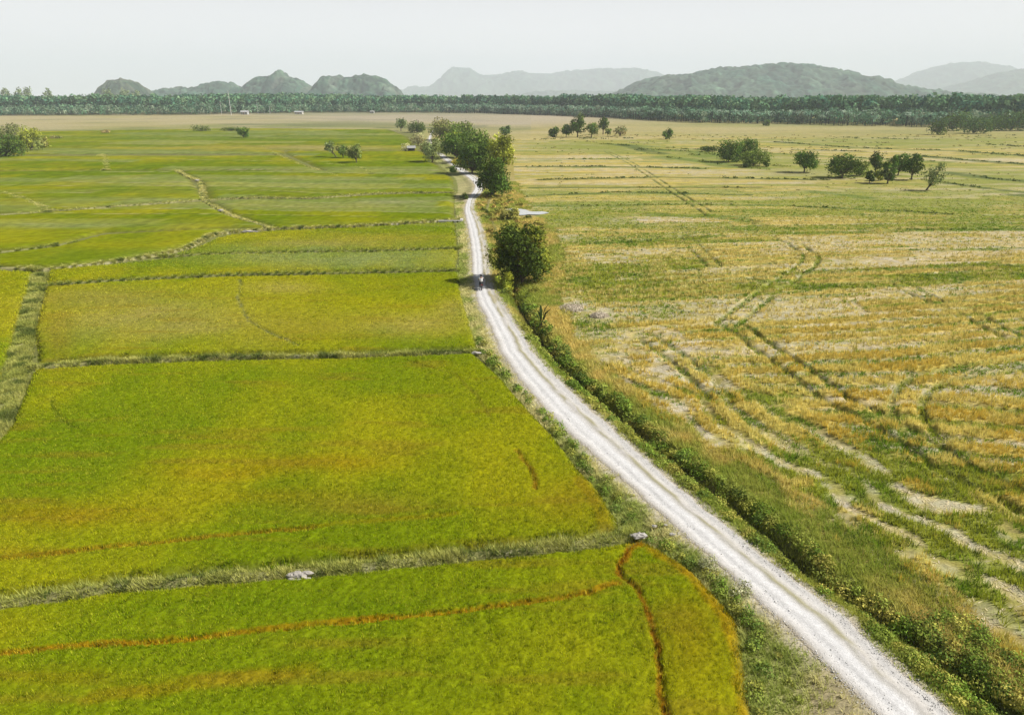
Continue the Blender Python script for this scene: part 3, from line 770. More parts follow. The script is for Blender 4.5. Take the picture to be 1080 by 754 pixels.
for (pl, w, h, dry, lab) in BUNDS:
    c0 = gpa(pl); sl = smooth_line(c0, .35 if c0[:, 1].min() < 70 else 1.0)
    tg = np.gradient(sl, axis=0); tg /= np.linalg.norm(tg, axis=1)[:, None]
    nr = np.stack([-tg[:, 1], tg[:, 0]], 1)
    qs = np.linspace(-1, 1, 11)
    wj = w * (.75 + .6 * fbm(sl[:, 0] / 1.5, sl[:, 1] / 1.5, 401, 3))
    Pq = sl[:, None, :] + nr[:, None, :] * (qs[None, :, None] * wj[:, None, None])
    x, y = Pq[..., 0].ravel(), Pq[..., 1].ravel(); q = np.repeat(qs[None], len(sl), 0).ravel()
    n = fbm(x / .6, y / .6, 403, 4)
    z = h * (1 - np.abs(q) ** 2.2) * (.75 + .5 * n) - .03
    z = np.where(np.abs(q) > .99, -.05, z)
    c = lerp(np.broadcast_to(C(.17, .18, .05), x.shape + (3,)), C(.33, .30, .14), np.clip(dry * (.4 + 1.1 * (fbm(x / 2, y / 2, 405, 3) - .1)), 0, 1))
    c = lerp(c, C(.50, .46, .38), ss(.68, .80, n) * dry * .6)
    o = new_mesh('paddy_bank', np.stack([x, y, z], 1), grid_faces(len(sl), len(qs)), M_BUND, c, smooth=True)
    tag(o, lab, 'bank', kind='structure')
    L = np.linalg.norm(np.diff(sl, axis=0), axis=1).sum(); ym = sl[:, 1].mean()
    nb = int(L * w * 2 * (120 if ym < 60 else 60 if ym < 130 else 16))
    idx = rng.integers(0, len(sl), nb); qq = rng.uniform(-1, 1, nb)
    pts = sl[idx] + nr[idx] * (qq * wj[idx] * 1.05)[:, None] + rng.normal(0, .1, (nb, 2))
    kz = (np.abs(pts[:, 0]) < pts[:, 1] * .8 + 10) & (vn(pts[:, 0] / 1.2, pts[:, 1] / 1.2, 407) > .08)
    pts, qq = pts[kz], qq[kz]
    side = pts[:, 0] * 0
    dn = np.clip(dry * (.3 + 1.3 * fbm(pts[:, 0] / 2, pts[:, 1] / 2, 409, 3)) - .15, 0, 1)
    gcol = lerp(np.broadcast_to(C(.38, .42, .07), (len(pts), 3)), C(.74, .67, .24), dn)
    gcol = lerp(gcol, C(.10, .15, .03), np.clip((rng.random(len(pts)) < .35) * (1 - .6 * dry) * .8 + ss(.6, .75, vn(pts[:, 0] / .8, pts[:, 1] / .8, 413)) * .7, 0, 1))
    sc = np.clip(pts[:, 1] / 40, 1, 4)
    bund_grass.append((np.stack([pts[:, 0], pts[:, 1], np.maximum(h * (1 - np.abs(qq) ** 2.2) - .05, 0)], 1), .30 * rng.uniform(.4, 1.2, len(pts)) * (.45 + 1.1 * vn(pts[:, 0] / .9, pts[:, 1] / .9, 411)), .035 * sc, gcol, sc))
P = np.concatenate([b[0] for b in bund_grass]); hh = np.concatenate([b[1] for b in bund_grass]); ww = np.concatenate([b[2] for b in bund_grass]); cc = np.concatenate([b[3] for b in bund_grass]); sp = np.concatenate([b[4] for b in bund_grass])
o = blades('bank_grass', P, hh, ww, cc, nb=6, lean=1.1, spread=.10 * sp)
tag(o, 'mixed dry and green grass growing along the banks between the rice plots', 'grass', kind='stuff')

# ------------------------------------------------------------------ verge grass (left of the track) and ditch side growth (right)
def verge_points(dens, fn, y0=15, y1=150, x0=-15, x1=42):
    return scatter(x0, x1, y0, y1, dens, fn)
# left verge
P = verge_points(lambda y: 75 * min(1, 34 / y) ** 1.2, lambda x, y: ((x > xV(y) - .1) & (x < xL(y) + .05)) * np.clip(.25 + ss(.1, 1.3, xL(y) - x), 0, 1) * (1 - .8 * patch(*proj(x, y), 880, 765, 36, 60)))
n = fbm(P[:, 0] / 2.2, P[:, 1] / 2.2, 501, 3)
dl = (xL(P[:, 1]) - P[:, 0])
c = lerp(np.broadcast_to(C(.46, .50, .13), (len(P), 3)), C(.72, .66, .30), ss(.42, .65, n + .25 * ss(1.6, .2, dl)))
c = lerp(c, C(.30, .38, .07), ss(.50, .30, n) * .5)
sc = np.clip(P[:, 1] / 36, 1, 3)
o = blades('verge_grass', np.stack([P[:, 0], P[:, 1], gz_at(P[:, 0], P[:, 1])], 1), rng.uniform(.12, .34, len(P)) * (.5 + .5 * ss(.1, .9, dl)), .032 * sc, c, nb=6, lean=1.2, spread=.10 * sc)
tag(o, 'pale green grass verge between the track and the rice', 'grass', kind='stuff')
# right side grass
P = verge_points(lambda y: 70 * min(1, 36 / y) ** 1.25, lambda x, y: ((x > xR(y) - .1) & (x < xO(y) + .6 + 3.5 * (fbm(x / 3, y / 3, 517, 3) - .5))) * (np.abs(x - xD(y)) > .35) * (.3 + .7 * ss(.1, .8, x - xR(y))), y1=190, x1=48)
x, y = P[:, 0], P[:, 1]
n = fbm(x / 2.5, y / 2.5, 511, 3); t = (x - xD(y))
c = lerp(np.broadcast_to(C(.42, .44, .08), (len(P), 3)), C(.66, .58, .17), ss(.4, .62, n))
c = lerp(c, C(.78, .60, .19), ss(.6, 2.2, t + (n - .5) * 5) * ss(.3, .55, fbm(x / 1.5, y / 1.5, 513, 3)) * .72)
c = lerp(c, C(.62, .50, .16), ss(75, 95, y) * ss(.4, .6, n) * .8)
c = lerp(c, C(.34, .42, .06), ss(.45, .6, fbm(x / 3.5, y / 5, 515, 3)) * .8)
sc = np.clip(y / 36, 1, 3.2)
o = blades('ditch_grass', np.stack([x, y, gz_at(x, y)], 1), rng.uniform(.15, .45, len(P)) * (.5 + .5 * ss(.1, .9, x - xR(y))), .034 * sc, c, nb=6, lean=1.0, spread=.12 * sc)
tag(o, 'olive and golden rough grass between the track and the stubble field', 'grass', kind='stuff')

def shrub_cloud(cx, cy, rad, hgt, n, size, col, jit=.3, zbase=None):
    """leaf quads in a flattened dome"""
    d = rng.normal(size=(n, 3)); d /= np.linalg.norm(d, axis=1)[:, None]; d[:, 2] = np.abs(d[:, 2])
    r = rng.uniform(.55, 1.05, (n, 1)) * (.75 + .5 * vn(d[:, :1] * 2.3 + cx, d[:, 1:2] * 2.3 + d[:, 2:] * 2 + cy, 5))
    p = d * r * np.array([rad, rad, hgt]) + np.array([cx, cy, zbase if zbase is not None else float(gz_at(np.array([cx]), np.array([cy]))[0])])
    return leaf_arrays(p, size, np.asarray(col), up=.5, jit=jit, outward=d)

def shrub_band(name, label, pts_fn, y0, y1, step, rad, hgt, cols, nleaf, size, skip=.2, seed=0, zb=None):
    R = random.Random(seed); VV, CC = [], []
    y = y0
    while y < y1:
        x, rr = pts_fn(y, R)
        if inpoly(np.array([x]), np.array([y]), POND)[0]: y += step; continue
        sc = max(1.0, y / 38)
        if R.random() > skip:
            r = rad * R.uniform(.6, 1.35) * rr; hh = hgt * R.uniform(.55, 1.3) * rr
            cbase = np.array(cols[R.randrange(len(cols))]) * R.uniform(1.7, 3.1) * np.array([1.2, 1.05, .85])
            V, c = shrub_cloud(x, y, r, hh, int(nleaf * min(1.6, r * r / (rad * rad) + .3) / sc ** .9), size * sc, cbase, zbase=zb)
            VV.append(V); CC.append(c)
        y += step * R.uniform(.6, 1.4) * sc ** .5
    o = leaves_mesh(name, np.concatenate(VV), np.concatenate(CC))
    tag(o, label, 'undergrowth', kind='stuff')
    return o
GR = [(.060, .105, .018), (.075, .125, .022), (.095, .135, .028), (.05, .085, .02)]
GO = [(.13, .15, .035), (.10, .13, .03), (.16, .165, .045)]
shrub_band('track_side_shrubs', 'low dark green shrubs hugging the right edge of the track', lambda y, R: (xR(y) + .75 + R.uniform(-.15, .55), 1), 16, 66, .30, .48, .36, GR + GO, 140, .13, .22, 1)
shrub_band('track_side_shrubs', 'olive green second rank of low shrubs between track edge and ditch', lambda y, R: (xR(y) + R.uniform(.9, max(1.0, xD(y) - xR(y) - .5)), 1), 16, 60, .42, .42, .38, GO + GR[:2], 110, .12, .25, 2)
shrub_band('ditch_bank_shrubs', 'taller dark shrubs along the far side of the ditch', lambda y, R: (xD(y) + .75 + R.uniform(-.2, .5), 1), 17, 74, .34, .60, .58, GR + GO, 180, .14, .26, 3)
shrub_band('ditch_bank_shrubs', 'dark creeping growth down the bank of the ditch nearest the track', lambda y, R: (xD(y) - .7 + R.uniform(-.2, .2), 1), 16, 62, .7, .3, .25, GR, 90, .12, .75, 5)
shrub_band('corner_shrubs', 'broad mat of green shrubs in the near right corner beside the track', lambda y, R: (xR(y) + R.uniform(.9, 5.5), 1), 15.5, 24.5, .05, .5, .45, GR + GO, 130, .12, .05, 4)
shrub_band('verge_shrubs', 'dark leafy weeds along the rice edge of the left verge', lambda y, R: (xV(y) + .40 + R.uniform(-.2, .45), 1), 16, 62, .36, .38, .45, GR + GO[:1], 120, .11, .28, 6)
shrub_band('verge_shrubs', 'scattered leafy weeds in the middle of the left verge', lambda y, R: (xV(y) + R.uniform(.5, max(.6, (xL(y) - xV(y)) * .75)), 1), 16, 60, .40, .24, .18, GO, 50, .10, .70, 7)
shrub_band('roadside_bushes', 'mixed yellow green bushes beside the track beyond the rider', lambda y, R: (xR(y) + .9 + R.uniform(0, max(.4, xO(y) - xR(y) - 2)), 1), 76, 175, .38, .75, .60, [(.12, .125, .03), (.10, .11, .026), (.155, .13, .042), (.06, .085, .02)], 190, .14, .1, 8)

# ------------------------------------------------------------------ stubble and weeds on the right field
def dense_r(y): return 27 * min(1, 40 / y) ** 1.55
def accG(x, y):
    ok = (x > xO(y) - .6)
    m_ = right_masks(x, y)
    return ok * ss(190, 100, y) * np.clip(m_['G'] * 1.6 - .25 - m_['trk'] - m_['gl'], 0, 1)
P = scatter(2, 150, 18, 190, dense_r, accG)
x, y = P[:, 0], P[:, 1]
n = fbm(x / 4, y / 3, 601, 3)
c = lerp(np.broadcast_to(C(.74, .56, .10), (len(P), 3)), C(.88, .76, .25), ss(.4, .65, n))
c = lerp(c, C(.78, .67, .26), ss(45, 85, y) * .75)
c = lerp(c, C(.40, .36, .08), (rng.random(len(P)) < .25) * .8)
sc = np.clip(y / 40, 1, 2.4)
o = blades('stubble', np.stack([x, y, gz_at(x, y)], 1), rng.uniform(.28, .55, len(P)) * (1 - .5 * ss(70, 150, y)), .036 * sc, c, nb=7, lean=.40, spread=.11 * sc, mat=M_STUB)
tag(o, 'golden rice stubble standing in rows on the harvested field', 'stubble', kind='stuff')
def accW(x, y):
    m_ = right_masks(x, y)
    return (x > xO(y) - .3) * ss(190, 100, y) * np.clip(m_['W'] * 1.3 - .15 - m_['hz'] * m_['P'] * 1.6 + m_['gl'] * .8 + m_['trk'] * .35 - m_['bare'] * .5, 0, 1)
P = scatter(2, 150, 18, 190, lambda y: 30 * min(1, 40 / y) ** 1.55, accW)
x, y = P[:, 0], P[:, 1]
n = fbm(x / 3, y / 3, 611, 3)
c = lerp(np.broadcast_to(C(.19, .31, .02), (len(P), 3)), C(.40, .43, .04), ss(.35, .6, n))
c = lerp(c, C(.08, .12, .025), (rng.random(len(P)) < .2) * .8)
sc = np.clip(y / 40, 1, 2.4)
o = blades('weeds', np.stack([x, y, gz_at(x, y)], 1), rng.uniform(.14, .36, len(P)) * (1 + .35 * ss(45, 35, y)) * (1 - .4 * ss(70, 150, y)), .045 * sc, c, nb=6, lean=.8, spread=.14 * sc)
tag(o, 'green weeds regrowing in strips between the stubble rows', 'weeds', kind='stuff')
def accS(x, y):
    m_ = right_masks(x, y)
    return (x > xO(y)) * np.clip(m_['P'] * 1.1 - .25, 0, 1) * .8
P = scatter(2, 120, 18, 130, lambda y: 13 * min(1, 40 / y) ** 1.5, accS)
x, y = P[:, 0], P[:, 1]
sc = np.clip(y / 40, 1, 3)
c = lerp(np.broadcast_to(C(.80, .69, .42), (len(P), 3)), C(.62, .54, .38), rng.random(len(P)))
o = blades('cut_straw', np.stack([x, y, gz_at(x, y) + .02], 1), rng.uniform(.03, .10, len(P)), .05 * sc, c, nb=4, lean=5.0, spread=.2 * sc, mat=M_STUB)
tag(o, 'pale cut straw lying in loose swathes on the harvested field', 'straw', kind='stuff')

# ------------------------------------------------------------------ rough growth on the low field banks of the far right, and loose weed clumps
def bank_growth():
    VV, CC = [], []
    extra = [(gpa([(800, 178), (840, 183), (880, 187), (910, 189), (945, 194)]), 1.5, 'g'), (gpa([(730, 163), (760, 168), (800, 172), (830, 176)]), 1.5, 'g'), (gpa([(885, 183), (930, 186), (975, 190)]), 1.5, 'g'), (gpa([(575, 147), (620, 146.5), (665, 146)]), 1.0, 'd'), (gpa([(1000, 150), (1080, 155)]), .8, 'd'), (gpa([(880, 145), (990, 148)]), .8, 'd')]
    for (pl, w, kd) in DITCHES + extra:
        sl = smooth_line(pl, 1.0); ym = sl[:, 1].mean()
        if ym < 85: continue
        f = min(3.2, ym / 110)
        k = rng.random(len(sl)) < ss(.40, .62, vn(sl[:, 0] / 9, sl[:, 1] / 9, 911)) * (1.0 if kd == 'd' else .75)
        for (x, y) in sl[k]:
            x += rng.normal(0, .5 * f); y += rng.normal(0, .3 * f)
            rr = rng.uniform(.35, .8) * f ** .6 * (1.25 if w > 1.3 else 1); hh = rng.uniform(.12, .42) * f ** .4 * (1.3 if w > 1.3 else 1)
            pal = [(.05, .085, .02), (.08, .11, .025), (.11, .13, .03)] if kd == 'd' else [(.09, .13, .025), (.14, .17, .03), (.20, .21, .04)]
            V, c = shrub_cloud(x, y, rr, hh, 14, .38 * f ** .5, np.array(pal[rng.integers(3)]) * rng.uniform(.9, 1.7), zbase=0.0)
            VV.append(V); CC.append(c)
    P = scatter(10, 330, 60, 420, lambda y: .018, lambda x, y: (x > xO(np.minimum(y, YF)) + 2) * ss(.45, .6, fbm(x / 22, y / 22, 921, 3)))
    for (x, y) in P:
        V, c = shrub_cloud(x, y, rng.uniform(.2, .5) * max(1, y / 150), rng.uniform(.1, .25) * max(1, y / 240), 10, .26 * max(1, y / 150), np.array([(.09, .12, .03), (.16, .17, .04), (.2, .16, .06)][rng.integers(3)]) * 1.3, zbase=0.0)
        VV.append(V); CC.append(c)
    o = leaves_mesh('bank_growth', np.concatenate(VV), np.concatenate(CC))
    tag(o, 'low rough growth along the field edges and loose weed clumps in the far stubble', 'undergrowth', kind='stuff')
bank_growth()

# loose stones thrown to the edges and crown of the track
def loose_gravel():
    n = 16000; y = 16 + 60 * rng.random(n) ** 1.7; side = rng.random(n)
    l, r = xL(y), xR(y)
    q_ = np.where(side < .35, rng.normal(.02, .07, n), np.where(side < .65, rng.normal(.98, .06, n), np.where(side < .85, rng.normal(.64, .05, n), rng.random(n))))
    x = l + (r - l) * q_
    s = rng.uniform(.010, .032, n) * np.where(rng.random(n) < .05, 1.8, 1)
    z = ground_z(x, y) + .035
    o6 = np.array([(1, 0, 0), (-1, 0, 0), (0, 1, 0), (0, -1, 0), (0, 0, .7), (0, 0, -.7)], float)
    V = (np.stack([x, y, z], 1)[:, None] + o6[None] * s[:, None, None] * rng.uniform(.6, 1.3, (n, 6, 1))).reshape(-1, 3)
    f8 = np.array([(0, 2, 4), (2, 1, 4), (1, 3, 4), (3, 0, 4), (2, 0, 5), (1, 2, 5), (3, 1, 5), (0, 3, 5)])
    Fq = (np.arange(n)[:, None, None] * 6 + f8[None]).reshape(-1, 3)
    c = np.repeat(np.array([.62, .60, .57]) * rng.uniform(.7, 1.2, (n, 1)), 6, 0)
    o = new_mesh('loose_gravel', V, Fq, M_ROAD, c); tag(o, 'loose stones along the edges and middle of the gravel track', 'gravel', kind='stuff')
loose_gravel()

# ------------------------------------------------------------------ trees
def make_tree(name, label, base, height, width, col, col2=None, nleaf=2500, leaf=.35, trunk=.22, bare=.30, lean=(0, 0), seed=0, cat='tree', group=None, gaps=.25, flat=1.0, lobes=None, wy=1.0):
    """tapered trunk with limbs and a crown of leaf clumps gathered on uneven lobes; bare = share of the height that is clear trunk"""
    R = random.Random(seed)
    t = empty(name, (base[0], base[1], base[2] if len(base) > 2 else 0), label, cat, group)
    cb, ct = height * bare, height
    crown_h = ct - cb; rad = width / 2
    nl = lobes or max(5, int(5 + width * (3.6 if nleaf > 6000 else 1.5)))
    mb = MB(); LB = []
    top = (lean[0], lean[1], cb + crown_h * .55)
    mid = (lean[0] * .35 + R.uniform(-.1, .1) * trunk * 3, lean[1] * .35, cb * .6 + .2)
    mb.tube([(0, 0, -.15), (0, 0, .1), mid, (lean[0] * .8, lean[1] * .8, cb + crown_h * .25), top], [trunk * 1.5, trunk * 1.1, trunk * .85, trunk * .6, trunk * .25], 8)
    for i in range(nl):
        a = 2 * math.pi * (i / nl * 1.0 + R.uniform(-.12, .12)) * 2.4
        lv = (i + .5) / nl
        hz = cb + crown_h * (.16 + .70 * lv * R.uniform(.75, 1.1))
        env = math.sqrt(max(.05, 1 - ((hz - cb - crown_h * .42) / (crown_h * .62)) ** 2))
        rr = rad * .68 * env * R.uniform(.55, 1.0)
        lr = rad * R.uniform(.42, .62) * (1.08 - .25 * lv) * (.66 if nleaf > 6000 else .9)
        hz = min(hz, ct - lr * .75 * flat)
        c = (lean[0] + rr * math.cos(a), lean[1] + rr * math.sin(a) * wy, max(hz, cb * .5 + lr * .55))
        LB.append((c, lr))
        p0 = (lean[0] * .5, lean[1] * .5, cb * R.uniform(.55, 1.0) + .1)
        pm = ((p0[0] + c[0]) / 2 + R.uniform(-.2, .2), (p0[1] + c[1]) / 2, p0[2] * .45 + c[2] * .55)
        mb.tube([p0, pm, c], [trunk * .45, trunk * .28, trunk * .08], 6)
    mb.build('trunk', M_BARK, t)
    w = np.array([l[1] ** 2 for l in LB]); w /= w.sum()
    Vs, Cs = [], []
    for i, (c, lr) in enumerate(LB):
        n = max(20, int(nleaf * w[i]))
        d = rng.normal(size=(n, 3)); d /= np.linalg.norm(d, axis=1)[:, None]
        k = .62 + .75 * vn(d[:, 0] * 2.2 + i * 3.1, d[:, 1] * 2.2 + d[:, 2] * 1.7 + seed, 3 + seed)
        r = lr * k * (rng.uniform(.55, 1.08, n) ** .7 + .45 * rng.random(n) ** 5)
        keep = vn(d[:, 0] * 3.5 + 7 * i, d[:, 2] * 3.5 + d[:, 1] * 2 + seed, 23) > gaps * 1.15
        p = np.array(c) + d * r[:, None] * np.array([1, wy, .85 * flat])
        p, d = p[keep], d[keep]
        p[:, 2] = np.maximum(p[:, 2], .12)
        base_c = np.array(col) if (col2 is None or R.random() < .6) else np.array(col2)
        base_c = base_c * R.uniform(1.2, 2.7) * np.array([1.05, 1.1, .85])
        V, cc = leaf_arrays(p, leaf, base_c, up=.45, jit=.28, outward=d, aspect=.6)
        Vs.append(V); Cs.append(cc)
    leaves_mesh('crown', np.concatenate(Vs), np.concatenate(Cs), parent=t)
    return t

DK = (.046, .064, .014); DG = (.052, .088, .018); MG = (.075, .11, .022); YG = (.22, .225, .035); OL = (.12, .13, .045); GG = (.13, .15, .075); BRN = (.17, .13, .06); GYT = (.20, .18, .12)
# px base, py base, py top, crown width px, colours, clear trunk share, label
TREES = [
    ('roadside_tree', 551, 298.5, 231, 66, DK, (.105, .11, .018), .10, 'dense dark roadside tree whose shade falls across the track by the rider', 17000, .34),  # second leaf colour paints olive sunlit highlights onto random lobes
    ('avenue_tree', 520, 208, 161, 40, DK, DG, .10, 'nearest dark tree of the avenue, at the bend of the track', 7000, .5),
    ('avenue_tree', 498, 184, 146, 36, DG, DK, .12, 'low dark avenue tree shading the track before the bend', 4500, .6),
    ('avenue_tree', 527, 184, 134, 34, (.13, .14, .025), YG, .15, 'yellowish tall avenue tree on the stubble field side', 5000, .6),
    ('avenue_tree', 503, 172, 133, 38, MG, DG, .12, 'tall mid green avenue tree in the middle of the clump', 5000, .65),
    ('avenue_tree', 482, 167, 137, 38, DG, MG, .10, 'round dark green avenue tree over the far end of the track', 4500, .65),
    ('shrub', 488, 177, 166, 22, (.19, .15, .03), YG, .05, 'small yellow brown shrub under the avenue trees', 1200, .5),
    ('avenue_tree', 486, 150, 127, 30, OL, MG, .15, 'olive avenue tree at the back of the clump', 2600, .9),
    ('avenue_tree', 466, 148, 124, 26, (.14, .12, .06), OL, .2, 'brownish flat topped tree behind the avenue', 2200, .9),
    ('field_tree', 533, 143, 131, 12, DG, (.06, .09, .04), .12, 'small bluish round tree standing right of the avenue', 900, .8),
    ('field_tree', 440, 140, 127, 19, DK, DG, .05, 'round dark bush tree beyond the hut', 1300, .9),
    ('field_tree', 423, 138.5, 123, 13, (.07, .10, .04), GG, .42, 'small umbrella shaped tree on a bare trunk left of the avenue', 800, .9),
    ('field_tree', 456, 172, 144, 24, GG, OL, .22, 'grey green tree at the far end of the track beside the rice', 2600, .55),
    ('field_tree', 441, 154, 139, 18, GYT, BRN, .15, 'pale dry nearly leafless tree behind the hut', 700, .8),
    ('field_tree', 8, 166, 141, 42, DK, DG, .04, 'broad dark tree at the left edge of the rice', 4500, .65),
    ('field_tree', 34, 160, 132, 24, YG, OL, .12, 'yellow green tree beside the broad dark one at the left edge', 2600, .65),
    ('field_tree', 10, 148, 130, 26, OL, GYT, .1, 'grey olive tree behind the broad dark one at the left edge', 2000, .8),
    ('shrub', 47, 157, 144, 12, (.2, .18, .06), YG, .05, 'thin yellowish shrub at the right of the left edge trees', 600, .7),
    ('field_tree', 257, 146.5, 133, 13, MG, DG, .28, 'lone small round tree in the far left rice', 1200, .7),
    ('leaning_tree', 355, 167, 147, 12, (.10, .12, .05), GG, .45, 'thin tree leaning left in the rice, leftmost of three', 700, .6),
    ('leaning_tree', 362, 168, 152, 14, (.08, .11, .03), OL, .35, 'middle of the three small trees in the rice', 900, .6),
    ('leaning_tree', 376, 173, 151, 17, OL, (.10, .13, .04), .30, 'rightmost and fullest of the three small trees in the rice', 1300, .55),
    ('grove_tree', 584, 145, 133, 11, DK, DG, .08, 'leftmost dark bushy tree of the far grove in the stubble', 700, 1.0),
    ('grove_tree', 597, 145, 130, 12, DG, MG, .25, 'slim tree second from the left in the far grove', 700, 1.0),
    ('grove_tree', 609, 145, 119, 17, DK, DG, .22, 'tallest dark tree of the far grove in the stubble', 1300, 1.0),
    ('grove_tree', 624, 145, 127, 13, DG, OL, .25, 'dark tree with a clear trunk in the middle of the far grove', 800, 1.0),
    ('grove_tree', 636, 142, 122, 11, DK, DG, .35, 'slender dark tree right of the middle of the far grove', 700, 1.0),
    ('grove_tree', 641, 144, 134, 7, MG, OL, .3, 'smallest thin tree of the far grove', 350, 1.0),
    ('grove_tree', 654, 144, 132, 15, BRN, GG, .15, 'greyish brown sparse tree at the right of the far grove', 700, .9),
    ('field_tree', 703, 147, 135, 12, DG, DK, .15, 'lone small dark tree between the far grove and the bush clump', 800, .8),
    ('bush_clump_tree', 768, 171, 147, 27, DK, DG, .06, 'left dark tree of the round bush clump in the stubble field', 2800, .6),
    ('bush_clump_tree', 787, 168, 146, 26, DK, DG, .06, 'right dark tree of the round bush clump in the stubble field', 2600, .6),
    ('shrub', 795, 175, 157, 32, (.10, .125, .03), MG, .04, 'lighter green spreading shrub in front of the dark bush clump', 2200, .55),
    ('shrub', 788, 177, 168, 9, DK, DG, .02, 'small square dark shrub in front of the bush clump', 500, .5),
    ('shrub', 808, 176, 168, 7, DK, DG, .02, 'tiny dark shrub right of the bush clump', 350, .5),
    ('shrub', 748, 160, 154, 22, DK, DG, .02, 'low dark shrub trailing left from the bush clump', 700, .6),
    ('field_tree', 848, 182, 155, 26, DG, MG, .32, 'round tree on a clear trunk right of the bush clump', 2600, .5),
    ('field_tree', 888, 188, 160, 32, DK, DG, .26, 'broad dark round tree in the middle of the field tree row', 3200, .5),
    ('shrub', 907, 186, 168, 20, (.11, .135, .03), MG, .05, 'light green shrub between the broad round tree and the tall cluster', 1200, .5),
    ('field_tree', 923, 182, 158, 15, DK, DG, .25, 'narrow dark tree at the left of the tall cluster', 1500, .5),
    ('field_tree', 936, 194, 162, 17, (.08, .10, .04), DG, .08, 'grey green tree with a dark skirt in the tall cluster', 1900, .5),
    ('shrub', 917, 193, 178, 10, DK, DG, .03, 'small dark shrub at the foot of the tall cluster', 600, .5),
    ('shrub', 926, 191, 177, 11, YG, (.12, .15, .03), .03, 'small yellow green shrub at the foot of the tall cluster', 600, .5),
    ('field_tree', 947, 185, 159, 20, DK, DG, .28, 'dark flat crowned tree inside the tall cluster', 1700, .5),
    ('field_tree', 961, 190, 161, 21, DG, DK, .42, 'tree with a bare forked trunk at the right of the tall cluster', 1800, .5),
    ('field_tree', 977, 201, 168, 22, (.10, .12, .05), GG, .34, 'sparse tree leaning right at the end of the field tree row', 1300, .45),
    ('field_tree', 808, 133, 126, 7, DK, DG, .1, 'small dark tree standing just off the far forest edge', 300, 1.2),
    ('forest_edge_tree', 989, 142.5, 131, 12, DK, (.045, .08, .03), .04, 'dark round tree at the left tip of the right forest edge', 900, 1.0),
    ('forest_edge_tree', 1004, 138, 124, 20, DK, (.045, .08, .03), .05, 'dark tree second from the tip of the right forest edge', 1200, 1.2),
    ('forest_edge_tree', 1027, 141, 129, 24, (.045, .08, .03), DK, .04, 'low broad dark tree jutting from the right forest edge', 1400, 1.1),
    ('forest_edge_tree', 1047, 138, 126, 20, (.06, .09, .04), DG, .05, 'paler round tree on the right forest edge', 1200, 1.1),
    ('forest_edge_tree', 1066, 138, 123, 22, DK, (.045, .08, .03), .05, 'dark round tree near the right end of the forest edge', 1300, 1.1),
    ('forest_edge_tree', 1084, 138, 121, 20, DK, (.045, .08, .03), .05, 'dark tree cut by the right edge of the photo', 1200, 1.1),
    ('tall_forest_tree', 1060, 128, 108, 10, (.06, .09, .05), DG, .3, 'tall tree rising above the right forest, left of a pair', 600, 1.6),
    ('tall_forest_tree', 1071, 128, 105, 13, (.06, .09, .05), DG, .3, 'tallest tree rising above the right forest, right of a pair', 700, 1.6),
    ('shrub', 532, 306, 284, 20, (.27, .27, .04), (.2, .22, .035), .02, 'yellow green bush at the foot of the dark roadside tree', 3500, .20),
    ('shrub', 538, 232, 219, 20, (.21, .19, .06), (.16, .17, .045), .02, 'golden green bush below the bend of the track', 2400, .35),
    ('shrub', 489, 211.5, 204, 9, (.05, .07, .02), DK, .02, 'small dark bush at the left edge of the track bend', 500, .3),
    ('shrub', 463, 163, 152, 16, OL, YG, .03, 'olive bush behind the grey green tree at the far end of the track', 900, .55),
    ('shrub', 449, 160, 151, 14, BRN, OL, .03, 'brownish bush between the hut and the grey green tree', 700, .55),
    ('shrub', 478, 152, 139, 20, YG, OL, .03, 'yellow olive bushy tree filling the left of the avenue clump', 1200, .7),
    ('shrub', 502, 180, 169, 14, DK, DG, .02, 'dark bush in the shade at the foot of the avenue', 800, .5),
    ('shrub', 478, 182, 175, 9, DG, DK, .02, 'small shaded bush on the rice side of the track', 500, .4),
    ('shrub', 212, 139, 135.5, 26, DK, OL, .0, 'thin dark hedge clump at the far edge of the left rice', 500, .8),
    ('shrub', 242, 139, 135, 18, DK, OL, .0, 'thin dark hedge clump beside the lone round tree', 450, .8),
    ('shrub', 60, 147, 143, 12, BRN, OL, .0, 'small brown bush on the dry plain at the left', 300, .8),
    ('shrub', 112, 141, 137, 12, BRN, (.2, .15, .07), .0, 'small reddish bush on the dry plain at the far left', 260, .9),
    ('shrub', 428, 160, 151, 13, (.42, .38, .26), (.33, .3, .18), .0, 'pale dry reed clump left of the field hut', 600, .5),
]
for i, (nm, bx, by, ty, wpx, c1, c2, bare, lab, nl, lf) in enumerate(TREES):
    x, y = gp(bx, by); dep = depth_at(bx, by)
    hgt = max(.6, z_at(ty, y + wpx * dep / F * .15)); wid = wpx * dep / F
    lean = (0, 0)
    if 'leaning left' in lab: lean = (-wid * .55, 0)
    if 'leaning right' in lab: lean = (wid * .22, 0)
    flat = 1.0 if hgt * (1 - bare) > wid * .7 else max(.5, hgt * (1 - bare) / (wid * .75))
    gaps = .42 if any(k in lab for k in ('sparse', 'leafless', 'thin tree', 'leaning')) else .36 if nl > 4400 else .28
    make_tree(nm, lab, (x, y, float(gz_at(np.array([x]), np.array([y]))[0])), hgt * (1.5 if nm == 'forest_edge_tree' else .97), wid * (1.55 if nm == 'forest_edge_tree' else 1.0), c1, c2, int(nl * 1.35), lf, trunk=min(.32, max(.05, hgt * .028)), bare=bare * (.5 if nm == 'field_tree' else .75), lean=lean, seed=i + 3,
              cat='shrub' if nm == 'shrub' else 'tree', gaps=gaps, flat=flat, wy=min(1.0, 6.0 / wid) if 'hedge' in lab or 'trailing' in lab else 1.0)

